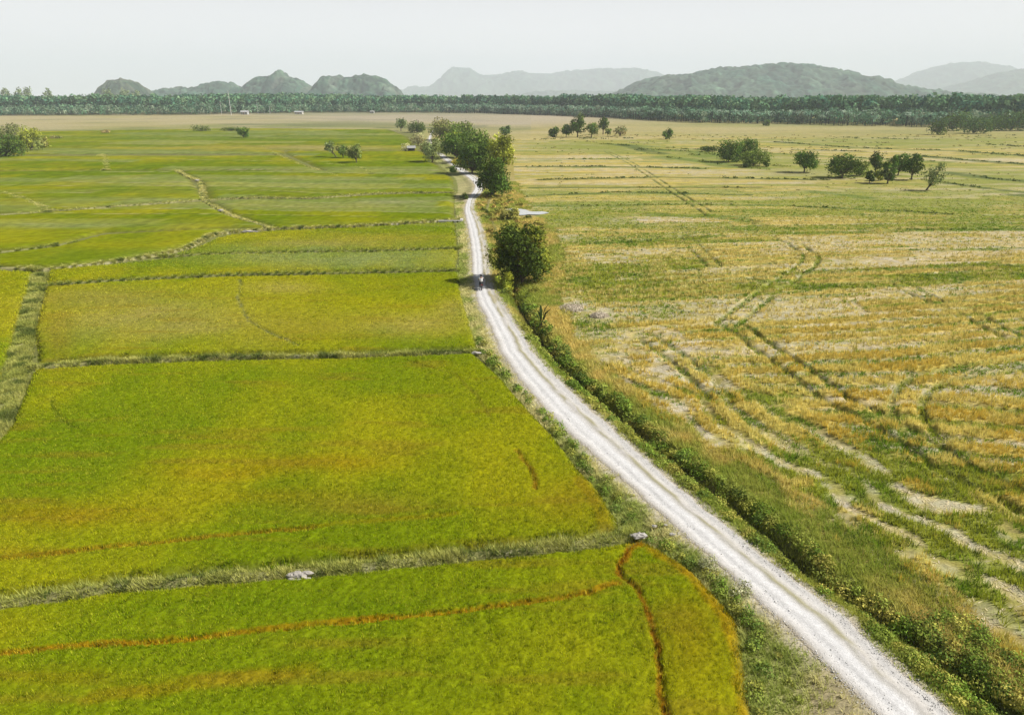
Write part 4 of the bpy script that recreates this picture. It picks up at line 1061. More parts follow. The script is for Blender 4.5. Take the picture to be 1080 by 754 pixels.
# pale tall trees behind the left forest
for i, (px_, ty, w) in enumerate([(4, 88, 11), (17, 91, 9), (27, 90, 8), (37, 88.5, 9), (47, 90, 10), (55, 89.5, 9), (69, 92, 9), (82, 92, 8), (90, 91.5, 10), (109, 93, 8), (164, 93, 12), (180, 93, 10), (190, 95, 10), (-14, 90, 12)]):
    Yt = 1080 + 12 * (i % 3); x = (px_ - 540) / F * Yt * 1.06
    dep = Yt * CT + 0
    make_tree('tall_forest_tree', 'tall pale crowned tree standing up behind the left forest', (x, Yt, 0), z_at(ty, Yt), w * Yt * 1.06 / F, (.13, .15, .10), (.11, .14, .08), 420, 2.6, trunk=.5, bare=.35, seed=100 + i, cat='tree', group='pale trees behind the left forest', gaps=.3)

# ------------------------------------------------------------------ far forest and palm belt
EDGE = gpa([(-500, 124), (-100, 123), (0, 122.5), (180, 122), (330, 119.3), (400, 119.2), (510, 119.8), (560, 121.5), (640, 124.5), (700, 128), (740, 130), (830, 131), (900, 133), (980, 134.5), (1080, 137), (1250, 142), (1500, 150)])
def edge_pts(n):
    seg = np.linalg.norm(np.diff(EDGE, axis=0), axis=1); cs = np.concatenate([[0], np.cumsum(seg)])
    u = rng.uniform(0, cs[-1], n)
    return np.stack([np.interp(u, cs, EDGE[:, 0]), np.interp(u, cs, EDGE[:, 1])], 1)
def forest(name, label, n, d0, d1, h0, h1, r0, r1, cols, nq, size, px_range=None):
    p = edge_pts(n)
    view = np.abs(p[:, 0]) < p[:, 1] * .95 + 40
    p = p[view]; n = len(p)
    p = p * (1 + (rng.uniform(d0, d1, n) / np.linalg.norm(p, axis=1)))[:, None]
    hh = rng.uniform(h0, h1, n) * (.78 + .46 * fbm(p[:, 0] / 70, p[:, 1] / 70, 701, 4))
    rr = rng.uniform(r0, r1, n)
    d = rng.normal(size=(n, nq, 3)); d /= np.linalg.norm(d, axis=2)[..., None]
    ch = np.minimum(hh * .8, rr * 1.5)
    cen = np.stack([p[:, 0], p[:, 1], hh - ch * .55], 1)
    q = cen[:, None] + d * rng.uniform(.6, 1.05, (n, nq, 1)) * np.stack([rr, rr, ch * .6], 1)[:, None]
    low = rng.random((n, nq)) < .22
    q[..., 2] = np.where(low, rng.uniform(.5, 1, (n, nq)) * (hh * .5)[:, None], np.maximum(q[..., 2], .6))
    ci = np.array(cols)[rng.integers(0, len(cols), n)] * rng.uniform(.6, 1.35, (n, 1))
    V, c = leaf_arrays(q.reshape(-1, 3), size, np.repeat(ci, nq, 0), up=.5, outward=d.reshape(-1, 3), aspect=.7)
    o = leaves_mesh(name, V, c)
    tag(o, label, 'forest', kind='stuff')
forest('forest', 'dark green plantation forest across the far side of the plain', 7500, 45, 170, 16, 21.5, 3.5, 6, [(.10, .22, .11), (.13, .25, .115), (.065, .17, .10), (.17, .27, .13)], 36, 3.2)
forest('forest_front', 'lower mixed trees and palms along the front of the far forest', 2600, 0, 50, 6.5, 12, 2.6, 4.8, [(.14, .26, .14), (.11, .23, .12), (.20, .29, .17), (.04, .11, .06), (.25, .31, .20)], 34, 2.0)

# palms standing along the right part of the forest front
def palms():
    p = edge_pts(1500); px_ = proj(p[:, 0], p[:, 1])[0]
    p = p[(px_ > 470) & (px_ < 1010)][:520]
    VV, CC = [], []
    for (x, y) in p:
        k = 1 + rng.uniform(-4, 35) / math.hypot(x, y); x, y = x * k, y * k
        h = rng.uniform(5.5, 9.5); n = 15
        a = rng.uniform(0, 2 * np.pi, n); L = rng.uniform(2.6, 3.8, n); up = rng.uniform(-.25, .9, n)
        c0 = np.array([x, y, h])
        m1 = c0 + np.stack([np.cos(a) * L * .55, np.sin(a) * L * .55, L * .55 * up], 1)
        tp = c0 + np.stack([np.cos(a) * L, np.sin(a) * L, L * (.75 * up - .35)], 1)
        sd = np.stack([-np.sin(a), np.cos(a), np.zeros(n)], 1) * .45
        VV.append(np.stack([np.repeat(c0[None], n, 0), m1 - sd, tp, m1 + sd], 1).reshape(-1, 3))
        cc = np.array([(.19, .30, .19), (.14, .26, .16), (.27, .35, .25)][rng.integers(3)]) * rng.uniform(.8, 1.2)
        CC.append(np.repeat(cc[None], n * 4, 0))
        VV.append(np.array([[x - .2, y, 0], [x + .2, y, 0], [x + .15, y, h], [x - .15, y, h]])); CC.append(np.repeat(np.array([[.05, .05, .035]]), 4, 0))
    o = leaves_mesh('palm_grove', np.concatenate(VV), np.concatenate(CC))
    tag(o, 'belt of grey green palms along the right half of the forest front', 'palm grove', kind='stuff')
palms()

# ------------------------------------------------------------------ hills
def hill(label, D, prof, depth, col, col2, rough=.06, bump=5.0, seed=0, nx=420, ny=90, rocky=0.0, k=1.0):
    pxs = np.array([p[0] for p in prof], float); pys = np.array([p[1] for p in prof], float)
    u = np.linspace(pxs[0], pxs[-1], nx)
    sm = smooth_line(np.stack([pxs, pys], 1), 2.0)
    pyv = np.interp(u, sm[:, 0], sm[:, 1])
    zc = D * CT + H * ST
    top = np.array([z_at(v, D) for v in pyv])
    xw = (u - 540) / F * (D * (CT + 0) + 0) / CT * (CT * CT + ST * ST)   # ray spread at distance D
    xw = (u - 540) / F * (D * CT - (top - H) * ST)
    v = np.linspace(-1, 1, ny)
    Xh = np.repeat(xw[None], ny, 0); Yh = D + np.repeat(v[:, None], nx, 1) * depth
    sh = np.clip(1 - np.abs(np.repeat(v[:, None], nx, 1)) ** 2.4, 0, 1) ** .8
    g = 1 - np.abs(fbm(Xh / (depth * .38), Yh / (depth * .6), 801 + seed, 4) - .5) * 2
    zz = np.maximum(top, -2)[None] * sh * (1 - .42 * (1 - g) * (1 - sh ** 6) * 2.0 * .8)
    w = (np.abs(np.repeat(v[:, None], nx, 1)))
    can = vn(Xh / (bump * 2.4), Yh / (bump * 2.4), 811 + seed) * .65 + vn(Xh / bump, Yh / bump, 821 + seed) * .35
    zz = zz + bump * 2.0 * (can - .5) * ss(0, 8, np.maximum(top, 0)[None] + Xh * 0) + rough * top[None] * (fbm(Xh / (depth * .15), Yh / (depth * .15), 831 + seed, 3) - .5) * ss(.05, .4, w)
    zz = np.where(w > .99, -3, zz)
    f = fbm(Xh / (60 * k), Yh / (60 * k), 841 + seed, 4)
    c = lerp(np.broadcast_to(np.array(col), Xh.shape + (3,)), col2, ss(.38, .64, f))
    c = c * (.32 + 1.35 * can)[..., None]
    if rocky: c = lerp(c, C(.24, .22, .18), ss(.60, .72, fbm(Xh / (40 * k), zz / (60 * k), 851 + seed, 4)) * rocky)
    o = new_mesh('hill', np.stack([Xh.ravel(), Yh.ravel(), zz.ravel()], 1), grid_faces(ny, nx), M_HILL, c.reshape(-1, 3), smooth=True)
    tag(o, label, 'hill', kind='structure')
HF, HF2 = (.026, .066, .040), (.048, .085, .052)
hill('small rounded tan and green hill above the left forest', 2000, [(106, 106), (112, 99), (115, 92), (117, 87), (123, 84), (132, 84), (141, 87.5), (149, 92.5), (155, 98), (162, 106)], 110, (.04, .075, .042), (.085, .09, .06), bump=6, seed=1, nx=160, ny=60)
hill('low wooded hill between the rounded hill and the peaked one', 2600, [(150, 106), (164, 99), (180, 94), (192, 93.5), (203, 94.5), (211, 91.5), (220, 88.5), (227, 87.5), (237, 86.7), (245, 89), (251, 94), (262, 106)], 190, HF, HF2, bump=9, seed=2, nx=220, rocky=.15)
hill('wooded limestone hill with a small knob on its peak', 2500, [(244, 106), (252, 95), (262, 91.5), (268, 86), (275, 82.5), (283, 80.5), (289, 80), (291.3, 77), (295, 75.6), (298, 78), (300, 81.7), (307, 82.3), (313, 83.3), (318, 86), (325, 91), (331, 94), (342, 106)], 190, HF, HF2, bump=9, seed=3, nx=260, rocky=.2)
hill('twin lobed wooded limestone hill at the left of the far mountains', 2400, [(326, 106), (333, 95), (337, 89), (343, 83), (351, 79.3), (358, 81), (365, 84), (373, 81.7), (385, 80), (397, 81), (405, 84), (412, 89), (420, 95), (428, 106)], 190, HF, HF2, bump=9, seed=4, nx=260, rocky=.2)
hill('long wooded ridge on the right of the valley', 3000, [(640, 106), (652, 100), (662, 94), (680, 86), (695, 82), (715, 79.5), (732, 78.5), (745, 76), (760, 73), (780, 71.5), (800, 70.5), (818, 68.5), (835, 69), (850, 72), (872, 74), (888, 77), (905, 84), (920, 87), (940, 92), (960, 95), (985, 98), (1010, 101), (1035, 106)], 500, HF, HF2, bump=13, seed=5, nx=560, ny=140, rocky=.12, k=1.4)
hill('pale far mountain range in the middle of the skyline', 9400, [(410, 106), (424, 97), (436, 92), (447, 93), (456, 91), (466, 83), (472, 75), (480, 72), (488, 73), (496, 73.5), (506, 79), (522, 80), (535, 77.5), (548, 76), (565, 79), (585, 78), (605, 75), (625, 74), (650, 73), (672, 73.5), (690, 77), (720, 84), (760, 92), (800, 106)], 800, HF, HF2, bump=26, seed=6, nx=520, k=3)
hill('pale far mountain behind the right end of the ridge', 8600, [(900, 106), (925, 91), (940, 87), (955, 84), (970, 79), (985, 73), (1000, 69), (1015, 67), (1030, 67), (1048, 69), (1065, 73), (1090, 80), (1130, 92), (1170, 106)], 800, HF, HF2, bump=26, seed=7, nx=360, k=3)
hill('bluish mountain at the right edge of the photo', 6200, [(985, 106), (1005, 98), (1022, 92), (1035, 86), (1050, 80), (1064, 77), (1080, 74), (1110, 70), (1150, 70), (1200, 80), (1260, 106)], 700, HF, HF2, bump=24, seed=8, nx=360, k=2.4)
hill('low far ridge under the pale mountain range', 6500, [(540, 106), (560, 98), (600, 96.5), (640, 97), (680, 98), (720, 106)], 300, HF, HF2, bump=18, seed=9, nx=220, k=2.4)

# ------------------------------------------------------------------ water and small constructions
M_WATER, nt, out = mat_new('water')
bs = N(nt, 'ShaderNodeBsdfPrincipled'); bs.inputs['Base Color'].default_value = (.46, .46, .43, 1); bs.inputs['Roughness'].default_value = .12
no = N(nt, 'ShaderNodeTexNoise'); no.inputs['Scale'].default_value = 3.0; no.inputs['Detail'].default_value = 3
bu = N(nt, 'ShaderNodeBump'); bu.inputs['Strength'].default_value = .08; bu.inputs['Distance'].default_value = .05
nt.links.new(no.outputs['Fac'], bu.inputs['Height']); nt.links.new(bu.outputs[0], bs.inputs['Normal']); nt.links.new(bs.outputs[0], out.inputs['Surface'])
def pond(label, pl, z=.10):
    p = smooth_line(np.vstack([gpa(pl), gpa(pl[:1])]), .8)[:-1]
    n = len(p); c = p.mean(0)
    r2 = 0; p = c + (p - c) * (.80 + .4 * vn(p[:, 0] / 1.7, p[:, 1] / 1.7, 61))[:, None]
    V = np.vstack([np.column_stack([p, np.full(n, z)]), [[c[0], c[1], z]]])
    Fq = np.array([[i, (i + 1) % n, n] for i in range(n)])
    o = new_mesh('water', V, Fq, M_WATER); tag(o, label, 'water', kind='structure')
pond('small pale pool of standing water beside the track bend', [(532, 223.6), (541, 220.8), (554, 221.6), (561, 224), (571, 223.8), (582, 225.6), (572, 226.8), (553, 227.4), (541, 226.4)], z=.14)
pond('narrow strip of water beside the rice near the roadside shade', [(486, 268), (488, 272), (488.6, 277), (487.2, 283), (485.8, 278), (485.4, 272)], z=.05)

M_CONC = mat_plain('concrete', (.50, .48, .44), .9, noise=4, amt=.25)
M_DARK = mat_plain('dark_void', (.02, .02, .02), .9)
M_WHITE = mat_plain('white_paint', (.32, .32, .30), .6, noise=2, amt=.08)
M_ROOF = mat_plain('roof_sheet', (.42, .42, .42), .5, noise=1, amt=.2)
M_RUST = mat_plain('rusty_roof', (.24, .13, .09), .7, noise=1, amt=.3)
# culvert at the end of the crooked bank
x, y = gp(475, 235.5)
t = empty('culvert', (x, y, 0), 'low pale concrete culvert with dark mouths at the end of the crooked bank', 'culvert')
mb = MB(); mb.box((0, 0, .25), (4.4, .5, .5)); mb.box((2.0, 1.0, .3), (.5, 1.6, .6)); mb.build('headwall', M_CONC, t)
mb = MB(); mb.tube([(.5, -.27, .27), (.5, .5, .27)], .2, 12); mb.build('pipe_mouth', M_DARK, t)
mb = MB(); mb.tube([(1.35, -.27, .27), (1.35, .5, .27)], .2, 12); mb.build('pipe_mouth', M_DARK, t)
# field hut
x, y = gp(434, 160.5)
t = empty('field_hut', (x, y, 0), 'small open field hut with a pale sloping roof beside dry reeds', 'hut', rz=.2)
for sx in (-1.3, 1.3):
    for sy in (-1, 1): mb = MB(); mb.box((sx, sy, .9), (.12, .12, 1.8)); mb.build('post', M_BARK, t)
mb = MB(); mb.box((0, 0, 1.95), (3.6, 2.9, .08), rx=.28); mb.build('roof', M_WHITE, t)
mb = MB(); mb.box((0, .95, .8), (2.5, .06, 1.5)); mb.build('shade_panel', M_DARK, t)  # near-black sheet painted as the shade inside the open hut
mb = MB(); mb.box((0, 0, .5), (2.4, 1.8, .1)); mb.build('platform', M_BARK, t)
def house(label, bx, by, wpx, hpx, wall, roof):
    x, y = gp(bx, by); d = depth_at(bx, by); w = wpx * d / F; h = hpx * .75 * d / F
    t = empty('house', (x, y - 2, 0), label, 'house')
    mb = MB(); mb.box((0, 0, h * .36), (w, 5.5, h * .72)); mb.build('wall', wall, t)
    mb = MB(); b = 0
    mb.v += [(-w * .56, -3.3, h * .70), (w * .56, -3.3, h * .70), (w * .56, 3.3, h * .70), (-w * .56, 3.3, h * .70), (-w * .56, 0, h * 1.05), (w * .56, 0, h * 1.05)]
    mb.f += [(0, 1, 5, 4), (2, 3, 4, 5), (0, 4, 3), (1, 2, 5), (0, 3, 2, 1)]
    mb.build('roof', roof, t)
    mb = MB(); mb.box((-w * .05, -2.77, h * .28), (w * .13, .06, h * .54)); mb.build('door', M_RUST, t)
    for sx in (-.32, .28):
        mb = MB(); mb.box((w * sx, -2.77, h * .40), (w * .16, .06, h * .24)); mb.build('window', M_DARK, t)
house('white walled house with a pale roof at the forest edge', 276, 119.6, 8, 5.5, M_WHITE, M_WHITE)
house('grey house half hidden by trees left of the white one', 259, 121, 7, 5, M_ROOF, M_ROOF)
house('low grey roofed shed right of the white house', 316, 120.6, 8, 4, M_CONC, M_ROOF)
house('tiny white house below the twin lobed hill', 393, 119.6, 4, 3.2, M_WHITE, M_WHITE)
M_POLE = mat_plain('pole_concrete', (.55, .55, .52), .8)
for (bx, by, ty, lab, w) in [(246, 121.5, 96, 'tallest pale mast at the forest edge', .42), (236, 121, 107, 'pale pole left of the tallest mast', .26), (286.5, 120, 112, 'white pole right of the white house', .28), (274, 120, 104, 'thin tan pole behind the white house', .2), (224, 121, 110, 'short pale pole left of the masts', .24), (118, 121, 108, 'lone pale pole in front of the left forest', .24)]:
    x, y = gp(bx, by); h = z_at(ty, y - 6)
    t = empty('utility_pole', (x, y - 6, 0), lab, 'pole')
    mb = MB(); mb.tube([(0, 0, -.2), (0, 0, h * .5), (0, 0, h)], [w, w * .8, w * .55], 8); mb.build('shaft', M_POLE, t)
    mb = MB(); mb.box((0, -.05, h * .96), (2.2, .12, .14)); mb.build('crossarm', M_POLE, t)
    mb = MB(); mb.box((0, -.05, h * .90), (1.8, .12, .14)); mb.build('crossarm', M_POLE, t)

M_RUBBLE = mat_plain('broken_concrete', (.36, .33, .29), .95, noise=5, amt=.45)
# stones and rubble
def rocks(name, label, bx, by, items, cat, z=0.0, mat=None):
    x, y = gp(bx, by, z); mb = MB()
    for i, (dx, dy, dz, sx, sy, sz) in enumerate(items): mb.blob((dx, dy, dz * .6), (sx * 1.1, sy, sz * .62), 9, 6, .28, seed=int(bx) + i)
    o = mb.build(name, mat or M_ROCK); o.location = (x, y, z); tag(o, label, cat)
rocks('rubble_heap', 'pale heap of broken concrete on the near grass bank', 316, 609, [(-.38, 0, .18, .22, .2, .22), (-.1, .05, .25, .24, .2, .2), (.15, -.05, .2, .22, .2, .24), (.36, .1, .32, .25, .13, .12), (.05, -.25, .1, .2, .15, .12), (-.3, -.2, .1, .16, .12, .12), (.42, -.15, .1, .14, .12, .1)], 'rubble', .20, M_RUBBLE)
rocks('rock', 'large pale rock where the near bank meets the verge', 674, 567, [(0, 0, .2, .34, .26, .24), (-.25, .1, .12, .22, .18, .14)], 'rock', .2)
rocks('stone', 'small white stone on the verge above the large pale rock', 690, 555, [(0, 0, .06, .13, .1, .09)], 'stone', .28)
rocks('stone', 'tiny white stone nearest the track above the large pale rock', 702, 554, [(0, 0, .05, .09, .08, .07)], 'stone', .3)
rocks('stone', 'flat white stone on the verge right of the large pale rock', 709, 563.5, [(0, 0, .05, .16, .1, .07)], 'stone', .3)
rocks('stone', 'white stone at the verge end of the middle bank', 502, 373, [(0, 0, .15, .4, .25, .18)], 'stone', .2)
rocks('stone', 'pale boulder on the crooked bank', 261, 245, [(0, 0, .25, .9, .4, .3), (1.0, .1, .15, .6, .3, .2)], 'stone', .2)
rocks('stone', 'white stone at the foot of the zigzag bank', 233, 223, [(0, 0, .3, .5, .4, .4)], 'stone', .2)
rocks('stone', 'small white stone on the far end of the zigzag bank', 208, 191, [(0, 0, .3, .6, .4, .4)], 'stone', .2)

# grey leafless bushes on the verge
for i, (bx, by, w, h, lab) in enumerate([(745, 603, 1.1, .75, 'grey dry bush on the left verge at the corner of the near rice'), (780, 628, 1.2, .70, 'grey green dry bush on the left verge nearest the camera')]):
    x, y = gp(bx, by); make_tree('dry_bush', lab, (x, y, .1), h, w, (.30, .28, .22), (.20, .20, .13), 900, .09, trunk=.03, bare=.02, seed=200 + i, cat='bush', gaps=.35)
# straw heaps in the stubble
def straw_heap(label, bx, by, r, h, seed):
    x, y = gp(bx, by)
    n = 900; d = rng.normal(size=(n, 3)); d /= np.linalg.norm(d, axis=1)[:, None]; d[:, 2] = np.abs(d[:, 2])
    p = d * rng.uniform(.7, 1.02, (n, 1)) * np.array([r, r * .8, h])
    V, c = leaf_arrays(p, .5, np.array([.62, .54, .42]), up=.3, jit=.25, outward=d, aspect=.18)
    t = leaves_mesh('straw_heap', V, c, M_STUB); t.location = (x, y, .0); tag(t, label, 'straw heap')
    mb = MB(); mb.blob((0, 0, 0), (r * .85, r * .68, h * .8), 12, 8, .12, seed); mb.build('heap_core', mat_plain('straw_core', (.48, .42, .32), .95, noise=4, amt=.3), t)
straw_heap('larger grey straw heap right of the roadside tree', 603, 326, 1.5, .38, 1)
straw_heap('smaller grey straw heap to the right of the larger one', 632, 334, 1.0, .4, 2)
# dark leaved plant beside the ditch
x, y = gp(571, 345)
t = empty('broadleaf_plant', (x, y, 0), 'dark upright broad leaved plant at the head of the ditch', 'plant')
V = []; 
for a, L, up in [(.4, 1.5, 1.6), (1.7, 1.4, 1.9), (2.9, 1.6, 1.4), (4.1, 1.3, 1.8), (5.3, 1.5, 1.3), (0.1, 1.0, 2.2)]:
    dx, dy = math.cos(a), math.sin(a)
    b0 = np.array([0, 0, .3]); m1 = b0 + np.array([dx * L * .3, dy * L * .3, up * .7]); tp = b0 + np.array([dx * L * .75, dy * L * .75, up])
    sd = np.array([-dy, dx, 0]) * .17
    V += [b0, m1 - sd, tp, m1 + sd]
leaves_mesh('leaf', np.array(V), np.tile(np.array([[.045, .07, .02]]), (len(V), 1)), parent=t)
mb = MB(); mb.tube([(0, 0, -.1), (0, 0, .5)], [.08, .05], 8); mb.build('stem', M_BARK, t)

# ------------------------------------------------------------------ rider and motorbike
M_TYRE = mat_plain('rubber', (.02, .02, .02), .8); M_BIKE = mat_plain('bike_plastic', (.03, .03, .035), .35, spec=.5)
M_METAL = mat_plain('steel', (.45, .45, .46), .35, metal=1.0); M_RED = mat_plain('tail_lens', (.35, .02, .02), .3); M_SEAT = mat_plain('seat_vinyl', (.03, .028, .027), .55)
M_SKIN = mat_plain('skin', (.33, .19, .12), .55); M_SHIRT = mat_plain('white_cotton', (.78, .78, .78), .85, noise=8, amt=.06); M_HAIR = mat_plain('black_hair', (.012, .010, .010), .5); M_TROUSER = mat_plain('dark_trousers', (.05, .05, .06), .85, noise=6, amt=.2); M_SHOE = mat_plain('shoe', (.06, .05, .045), .7)
bx, by = gp(507.6, 307.5)
by += .2
dirx = (xL(by + 4) + xR(by + 4)) / 2 - (xL(by - 1) + xR(by - 1)) / 2
RZ = -math.atan2(dirx, 5.0)          # heading up the track
bz = .275
bike = empty('motorbike', (bx, by, bz), 'dark motorbike heading away along the track with a rider on it', 'motorbike', rz=RZ)
for nm, yy in (('front_wheel', .62), ('rear_wheel', -.62)):
    mb = MB(); mb.torus((0, yy, .29), .245, .048); w = mb.build(nm, M_TYRE, bike, True)
    mb = MB(); mb.torus((0, yy, .29), .20, .014); mb.tube([(-.07, yy, .29), (.07, yy, .29)], .035, 10)
    for k in range(8):
        a = k * math.pi / 4; mb.tube([(0, yy, .29), (0, yy + .2 * math.cos(a), .29 + .2 * math.sin(a))], .006, 5)
    mb.build('rim', M_METAL, w)
mb = MB(); mb.tube([(0, .38, .86), (0, .30, .66), (0, .10, .50), (0, -.25, .52), (0, -.62, .70), (0, -.80, .74)], [.07, .13, .11, .13, .12, .05], 12); mb.box((0, .02, .36), (.22, .38, .22), taper=.8); mb.build('body', M_BIKE, bike, True)
mb = MB(); mb.blob((0, -.18, .76), (.14, .26, .065), 14, 8); mb.blob((0, -.52, .80), (.13, .26, .06), 14, 8); mb.build('seat', M_SEAT, bike, True)
mb = MB(); mb.tube([(-.085, .62, .29), (-.085, .44, .80)], .022, 8); mb.tube([(.085, .62, .29), (.085, .44, .80)], .022, 8); mb.tube([(0, .47, .74), (0, .38, .98)], .03, 8); mb.build('fork', M_METAL, bike, True)
mb = MB(); mb.tube([(-.34, .26, 1.0), (-.2, .34, 1.0), (0, .38, .98), (.2, .34, 1.0), (.34, .26, 1.0)], .014, 8); hb = mb.build('handlebar', M_METAL, bike, True)
for s in (-1, 1):
    mb = MB(); mb.tube([(s * .23, .33, 1.0), (s * .35, .25, 1.0)], .022, 8); mb.build('grip', M_TYRE, hb)
    mb = MB(); mb.tube([(s * .2, .34, 1.0), (s * .26, .34, 1.16)], .008, 6); mb.blob((s * .28, .34, 1.19), (.06, .015, .045), 12, 8); mb.build('mirror', M_BIKE, bike, True)
mb = MB(); mb.blob((0, .50, .90), (.1, .09, .09), 12, 8); mb.build('headlight', M_METAL, bike, True)
mb = MB(); mb.box((0, -.84, .72), (.16, .05, .08)); mb.build('tail_light', M_RED, bike)
mb = MB(); mb.tube([(0, -.60, .60), (0, -.82, .62), (0, -.96, .46)], [.06, .07, .05], 8); mb.build('rear_mudguard', M_BIKE, bike, True)
mb = MB(); mb.tube([(0, .86, .44), (0, .74, .56), (0, .56, .59), (0, .42, .52)], [.04, .06, .06, .05], 8); mb.build('front_mudguard', M_BIKE, bike, True)
mb = MB(); mb.box((0, -.87, .55), (.16, .012, .11), rx=-.3); mb.build('number_plate', M_WHITE, bike)
mb = MB(); mb.tube([(.13, .1, .30), (.14, -.3, .32), (.15, -.72, .38)], [.025, .03, .05], 8); mb.build('exhaust', M_METAL, bike, True)
mb = MB(); mb.tube([(-.22, -.02, .28), (.22, -.02, .28)], .016, 6); mb.tube([(-.05, -.05, .3), (-.16, -.12, .02)], .012, 6); mb.build('footrest', M_METAL, bike)

def skin_obj(name, verts, edges, radii, mat, parent, root=0, sub=2):
    me = bpy.data.meshes.new(name); me.from_pydata(verts, edges, []); me.update()
    o = bpy.data.objects.new(name, me); COL.objects.link(o)
    if parent: o.parent = parent
    md = o.modifiers.new('grow', 'SKIN')
    sv = me.skin_vertices[0].data if me.skin_vertices else None
    if sv is None:
        bpy.context.view_layer.objects.active = o
        bpy.ops.mesh.customdata_skin_add(); sv = me.skin_vertices[0].data
    for i, r in enumerate(radii):
        sv[i].radius = r if hasattr(r, '__len__') else (r, r); sv[i].use_root = (i == root)
    md.use_smooth_shade = True
    sb = o.modifiers.new('round', 'SUBSURF'); sb.levels = sub; sb.render_levels = sub
    me.materials.append(mat)
    return o
person = empty('person', (bx, by, bz), 'rider in a white shirt with black hair seen from behind on the motorbike', 'person', rz=RZ)
V, E, Rr = [], [], []
def vtx(p, r, link=None):
    V.append(p); Rr.append(r); i = len(V) - 1
    if link is not None: E.append((link, i))
    return i
pel = vtx((0, -.22, .90), (.15, .12)); sp1 = vtx((0, -.21, 1.06), (.145, .105), pel); sp2 = vtx((0, -.17, 1.24), (.165, .11), sp1); che = vtx((0, -.13, 1.38), (.15, .10), sp2)
nk = vtx((0, -.10, 1.48), .058, che); hd0 = vtx((0, -.08, 1.56), .075, nk); hd = vtx((0, -.065, 1.64), (.085, .10), hd0); hd2 = vtx((0, -.07, 1.72), (.07, .085), hd)
for s in (-1, 1):
    sh = vtx((s * .19, -.12, 1.385), .062, che); el = vtx((s * .30, .06, 1.17), .043, sh); wr = vtx((s * .30, .235, 1.03), .03, el); hnd = vtx((s * .295, .27, 1.025), (.034, .022), wr)
    for k in range(4):
        f0 = vtx((s * (.265 + .02 * k), .305, 1.035), .0095, hnd); f1 = vtx((s * (.265 + .02 * k), .31, 1.005), .0085, f0); vtx((s * (.265 + .02 * k), .285, .985), .0075, f1)
    th = vtx((s * .255, .27, 1.01), .011, hnd); vtx((s * .245, .275, .985), .009, th)
    hp = vtx((s * .10, -.18, .87), .095, pel); kn = vtx((s * .19, .22, .77), .066, hp); an = vtx((s * .20, .03, .40), .042, kn); hl = vtx((s * .20, 0.0, .33), .038, an); vtx((s * .20, .16, .31), .03, hl)
body = skin_obj('body', V, E, Rr, M_SKIN, person)
# clothes and hair follow the body
V, E, Rr = [], [], []
a = vtx((0, -.22, .88), (.165, .135)); b = vtx((0, -.21, 1.06), (.165, .125), a); c_ = vtx((0, -.17, 1.24), (.185, .128), b); d_ = vtx((0, -.13, 1.39), (.165, .115), c_); vtx((0, -.11, 1.45), (.075, .07), d_)
for s in (-1, 1):
    sh = vtx((s * .195, -.12, 1.39), .078, d_); vtx((s * .265, .0, 1.25), .066, sh)
skin_obj('shirt', V, E, Rr, M_SHIRT, person)
V, E, Rr = [], [], []
a = vtx((0, -.22, .86), (.16, .125))
for s in (-1, 1):
    h1 = vtx((s * .105, -.17, .865), .105, a); k1 = vtx((s * .19, .225, .775), .077, h1); vtx((s * .20, .04, .42), .058, k1)
skin_obj('trousers', V, E, Rr, M_TROUSER, person)
mb = MB(); mb.blob((0, -.085, 1.70), (.098, .112, .092), 16, 10, .03, 3); mb.blob((0, -.125, 1.62), (.088, .07, .10), 14, 8, .03, 4); mb.build('hair', M_HAIR, person, True)
for s in (-1, 1):
    mb = MB(); mb.blob((s * .20, .09, .315), (.05, .14, .05), 12, 8); mb.build('shoe', M_SHOE, person, True)
    mb = MB(); mb.blob((s * .035, .035, 1.655), (.014, .01, .01), 8, 6); mb.build('eye', M_HAIR, person, True)
    mb = MB(); mb.blob((s * .092, -.07, 1.64), (.012, .025, .035), 8, 6); mb.build('ear', M_SKIN, person, True)
mb = MB(); mb.blob((0, .05, 1.625), (.016, .022, .026), 8, 6); mb.build('nose', M_SKIN, person, True)

# ------------------------------------------------------------------ haze, sky, sun, camera
HAZE_D = 0.00016
mh, nt, out = mat_new('haze_air')
pv = N(nt, 'ShaderNodeVolumePrincipled'); pv.inputs['Color'].default_value = (.83, .91, 1.0, 1); pv.inputs['Density'].default_value = HAZE_D; pv.inputs['Anisotropy'].default_value = .0
nt.links.new(pv.outputs[0], out.inputs['Volume'])
mb = MB(); mb.box((0, 5300, 243.0), (19200, 12000, 490)); hz = mb.build('haze', mh); tag(hz, 'pale haze over the plain', 'haze', kind='stuff')

SUN_EL, SUN_AZ = math.radians(43), math.radians(88)      # azimuth measured from +Y towards +X
w = bpy.data.worlds.new('World'); scene.world = w; w.use_nodes = True
nt = w.node_tree; nt.nodes.clear()
out = N(nt, 'ShaderNodeOutputWorld'); bg = N(nt, 'ShaderNodeBackground'); sky = N(nt, 'ShaderNodeTexSky')
sky.sky_type = 'NISHITA'; sky.sun_disc = False; sky.sun_elevation = SUN_EL; sky.sun_rotation = SUN_AZ
sky.air_density = .65; sky.dust_density = .4; sky.ozone_density = 1.0
hs = N(nt, 'ShaderNodeHueSaturation'); hs.inputs['Saturation'].default_value = .55
nt.links.new(sky.outputs[0], hs.inputs['Color'])
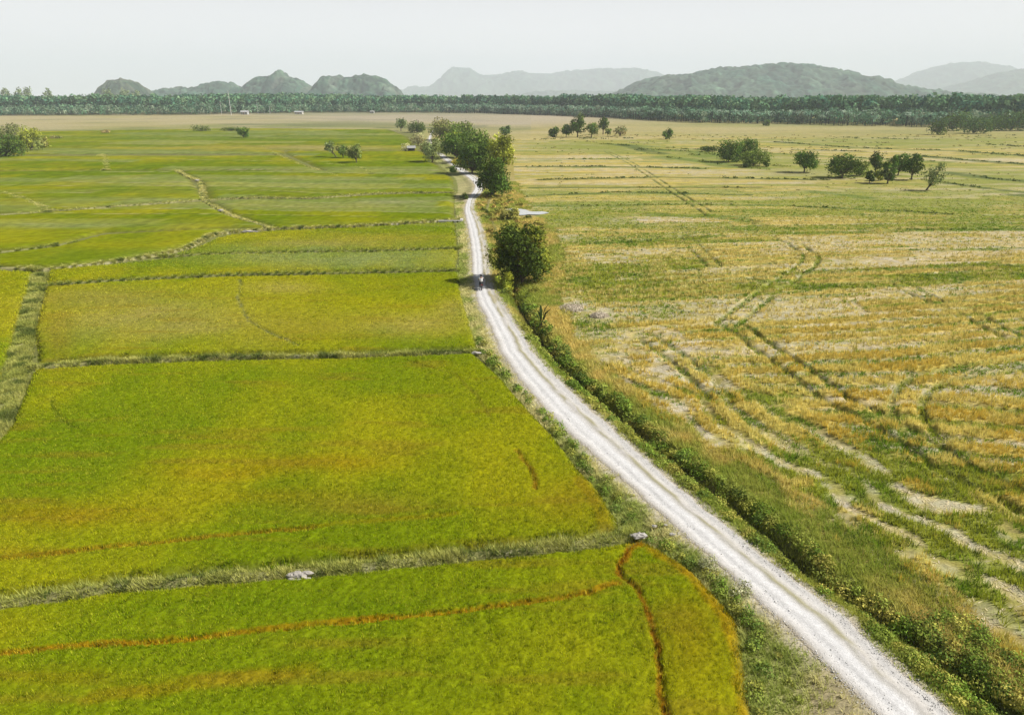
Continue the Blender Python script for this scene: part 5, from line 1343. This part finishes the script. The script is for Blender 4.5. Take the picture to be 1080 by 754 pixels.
# hot season haze: the sky whitens towards the horizon
tcw = N(nt, 'ShaderNodeTexCoord'); sx = N(nt, 'ShaderNodeSeparateXYZ'); nt.links.new(tcw.outputs['Generated'], sx.inputs[0])
mr = N(nt, 'ShaderNodeMapRange'); mr.inputs[1].default_value = .06; mr.inputs[2].default_value = .28; mr.inputs[3].default_value = 1.0; mr.inputs[4].default_value = 0.0; mr.interpolation_type = 'SMOOTHSTEP'
nt.links.new(sx.outputs['Z'], mr.inputs[0])
mw = N(nt, 'ShaderNodeMix', data_type='RGBA'); mw.inputs[7].default_value = (13.3, 13.2, 13.4, 1)
nt.links.new(mr.outputs[0], mw.inputs[0]); nt.links.new(hs.outputs[0], mw.inputs[6]); nt.links.new(mw.outputs[2], bg.inputs['Color']); nt.links.new(bg.outputs[0], out.inputs['Surface'])
bg.inputs['Strength'].default_value = .05
sl = bpy.data.lights.new('sun', 'SUN'); sl.energy = 5.0; sl.angle = math.radians(.53); sl.color = (1.0, .96, .90)
so = bpy.data.objects.new('sun', sl); COL.objects.link(so)
sdir = Vector((math.sin(SUN_AZ) * math.cos(SUN_EL), math.cos(SUN_AZ) * math.cos(SUN_EL), math.sin(SUN_EL)))
so.rotation_euler = sdir.to_track_quat('Z', 'Y').to_euler(); so.location = (60, 0, 80)

cam = bpy.data.cameras.new('camera'); cam.sensor_width = 36; cam.lens = 24; cam.clip_start = .5; cam.clip_end = 20000
co = bpy.data.objects.new('camera', cam); COL.objects.link(co); co.location = (0, 0, H); co.rotation_euler = (math.pi / 2 - PITCH, 0, 0)
scene.camera = co
scene.view_settings.view_transform = 'Standard'; scene.view_settings.look = 'None'; scene.view_settings.gamma = 1.0; scene.view_settings.exposure = .55
scene.view_settings.use_curve_mapping = False
scene.render.engine = 'CYCLES'
cy = scene.cycles
cy.max_bounces = 5; cy.diffuse_bounces = 2; cy.glossy_bounces = 1; cy.transmission_bounces = 3; cy.transparent_max_bounces = 4; cy.volume_bounces = 1
cy.use_denoising = True
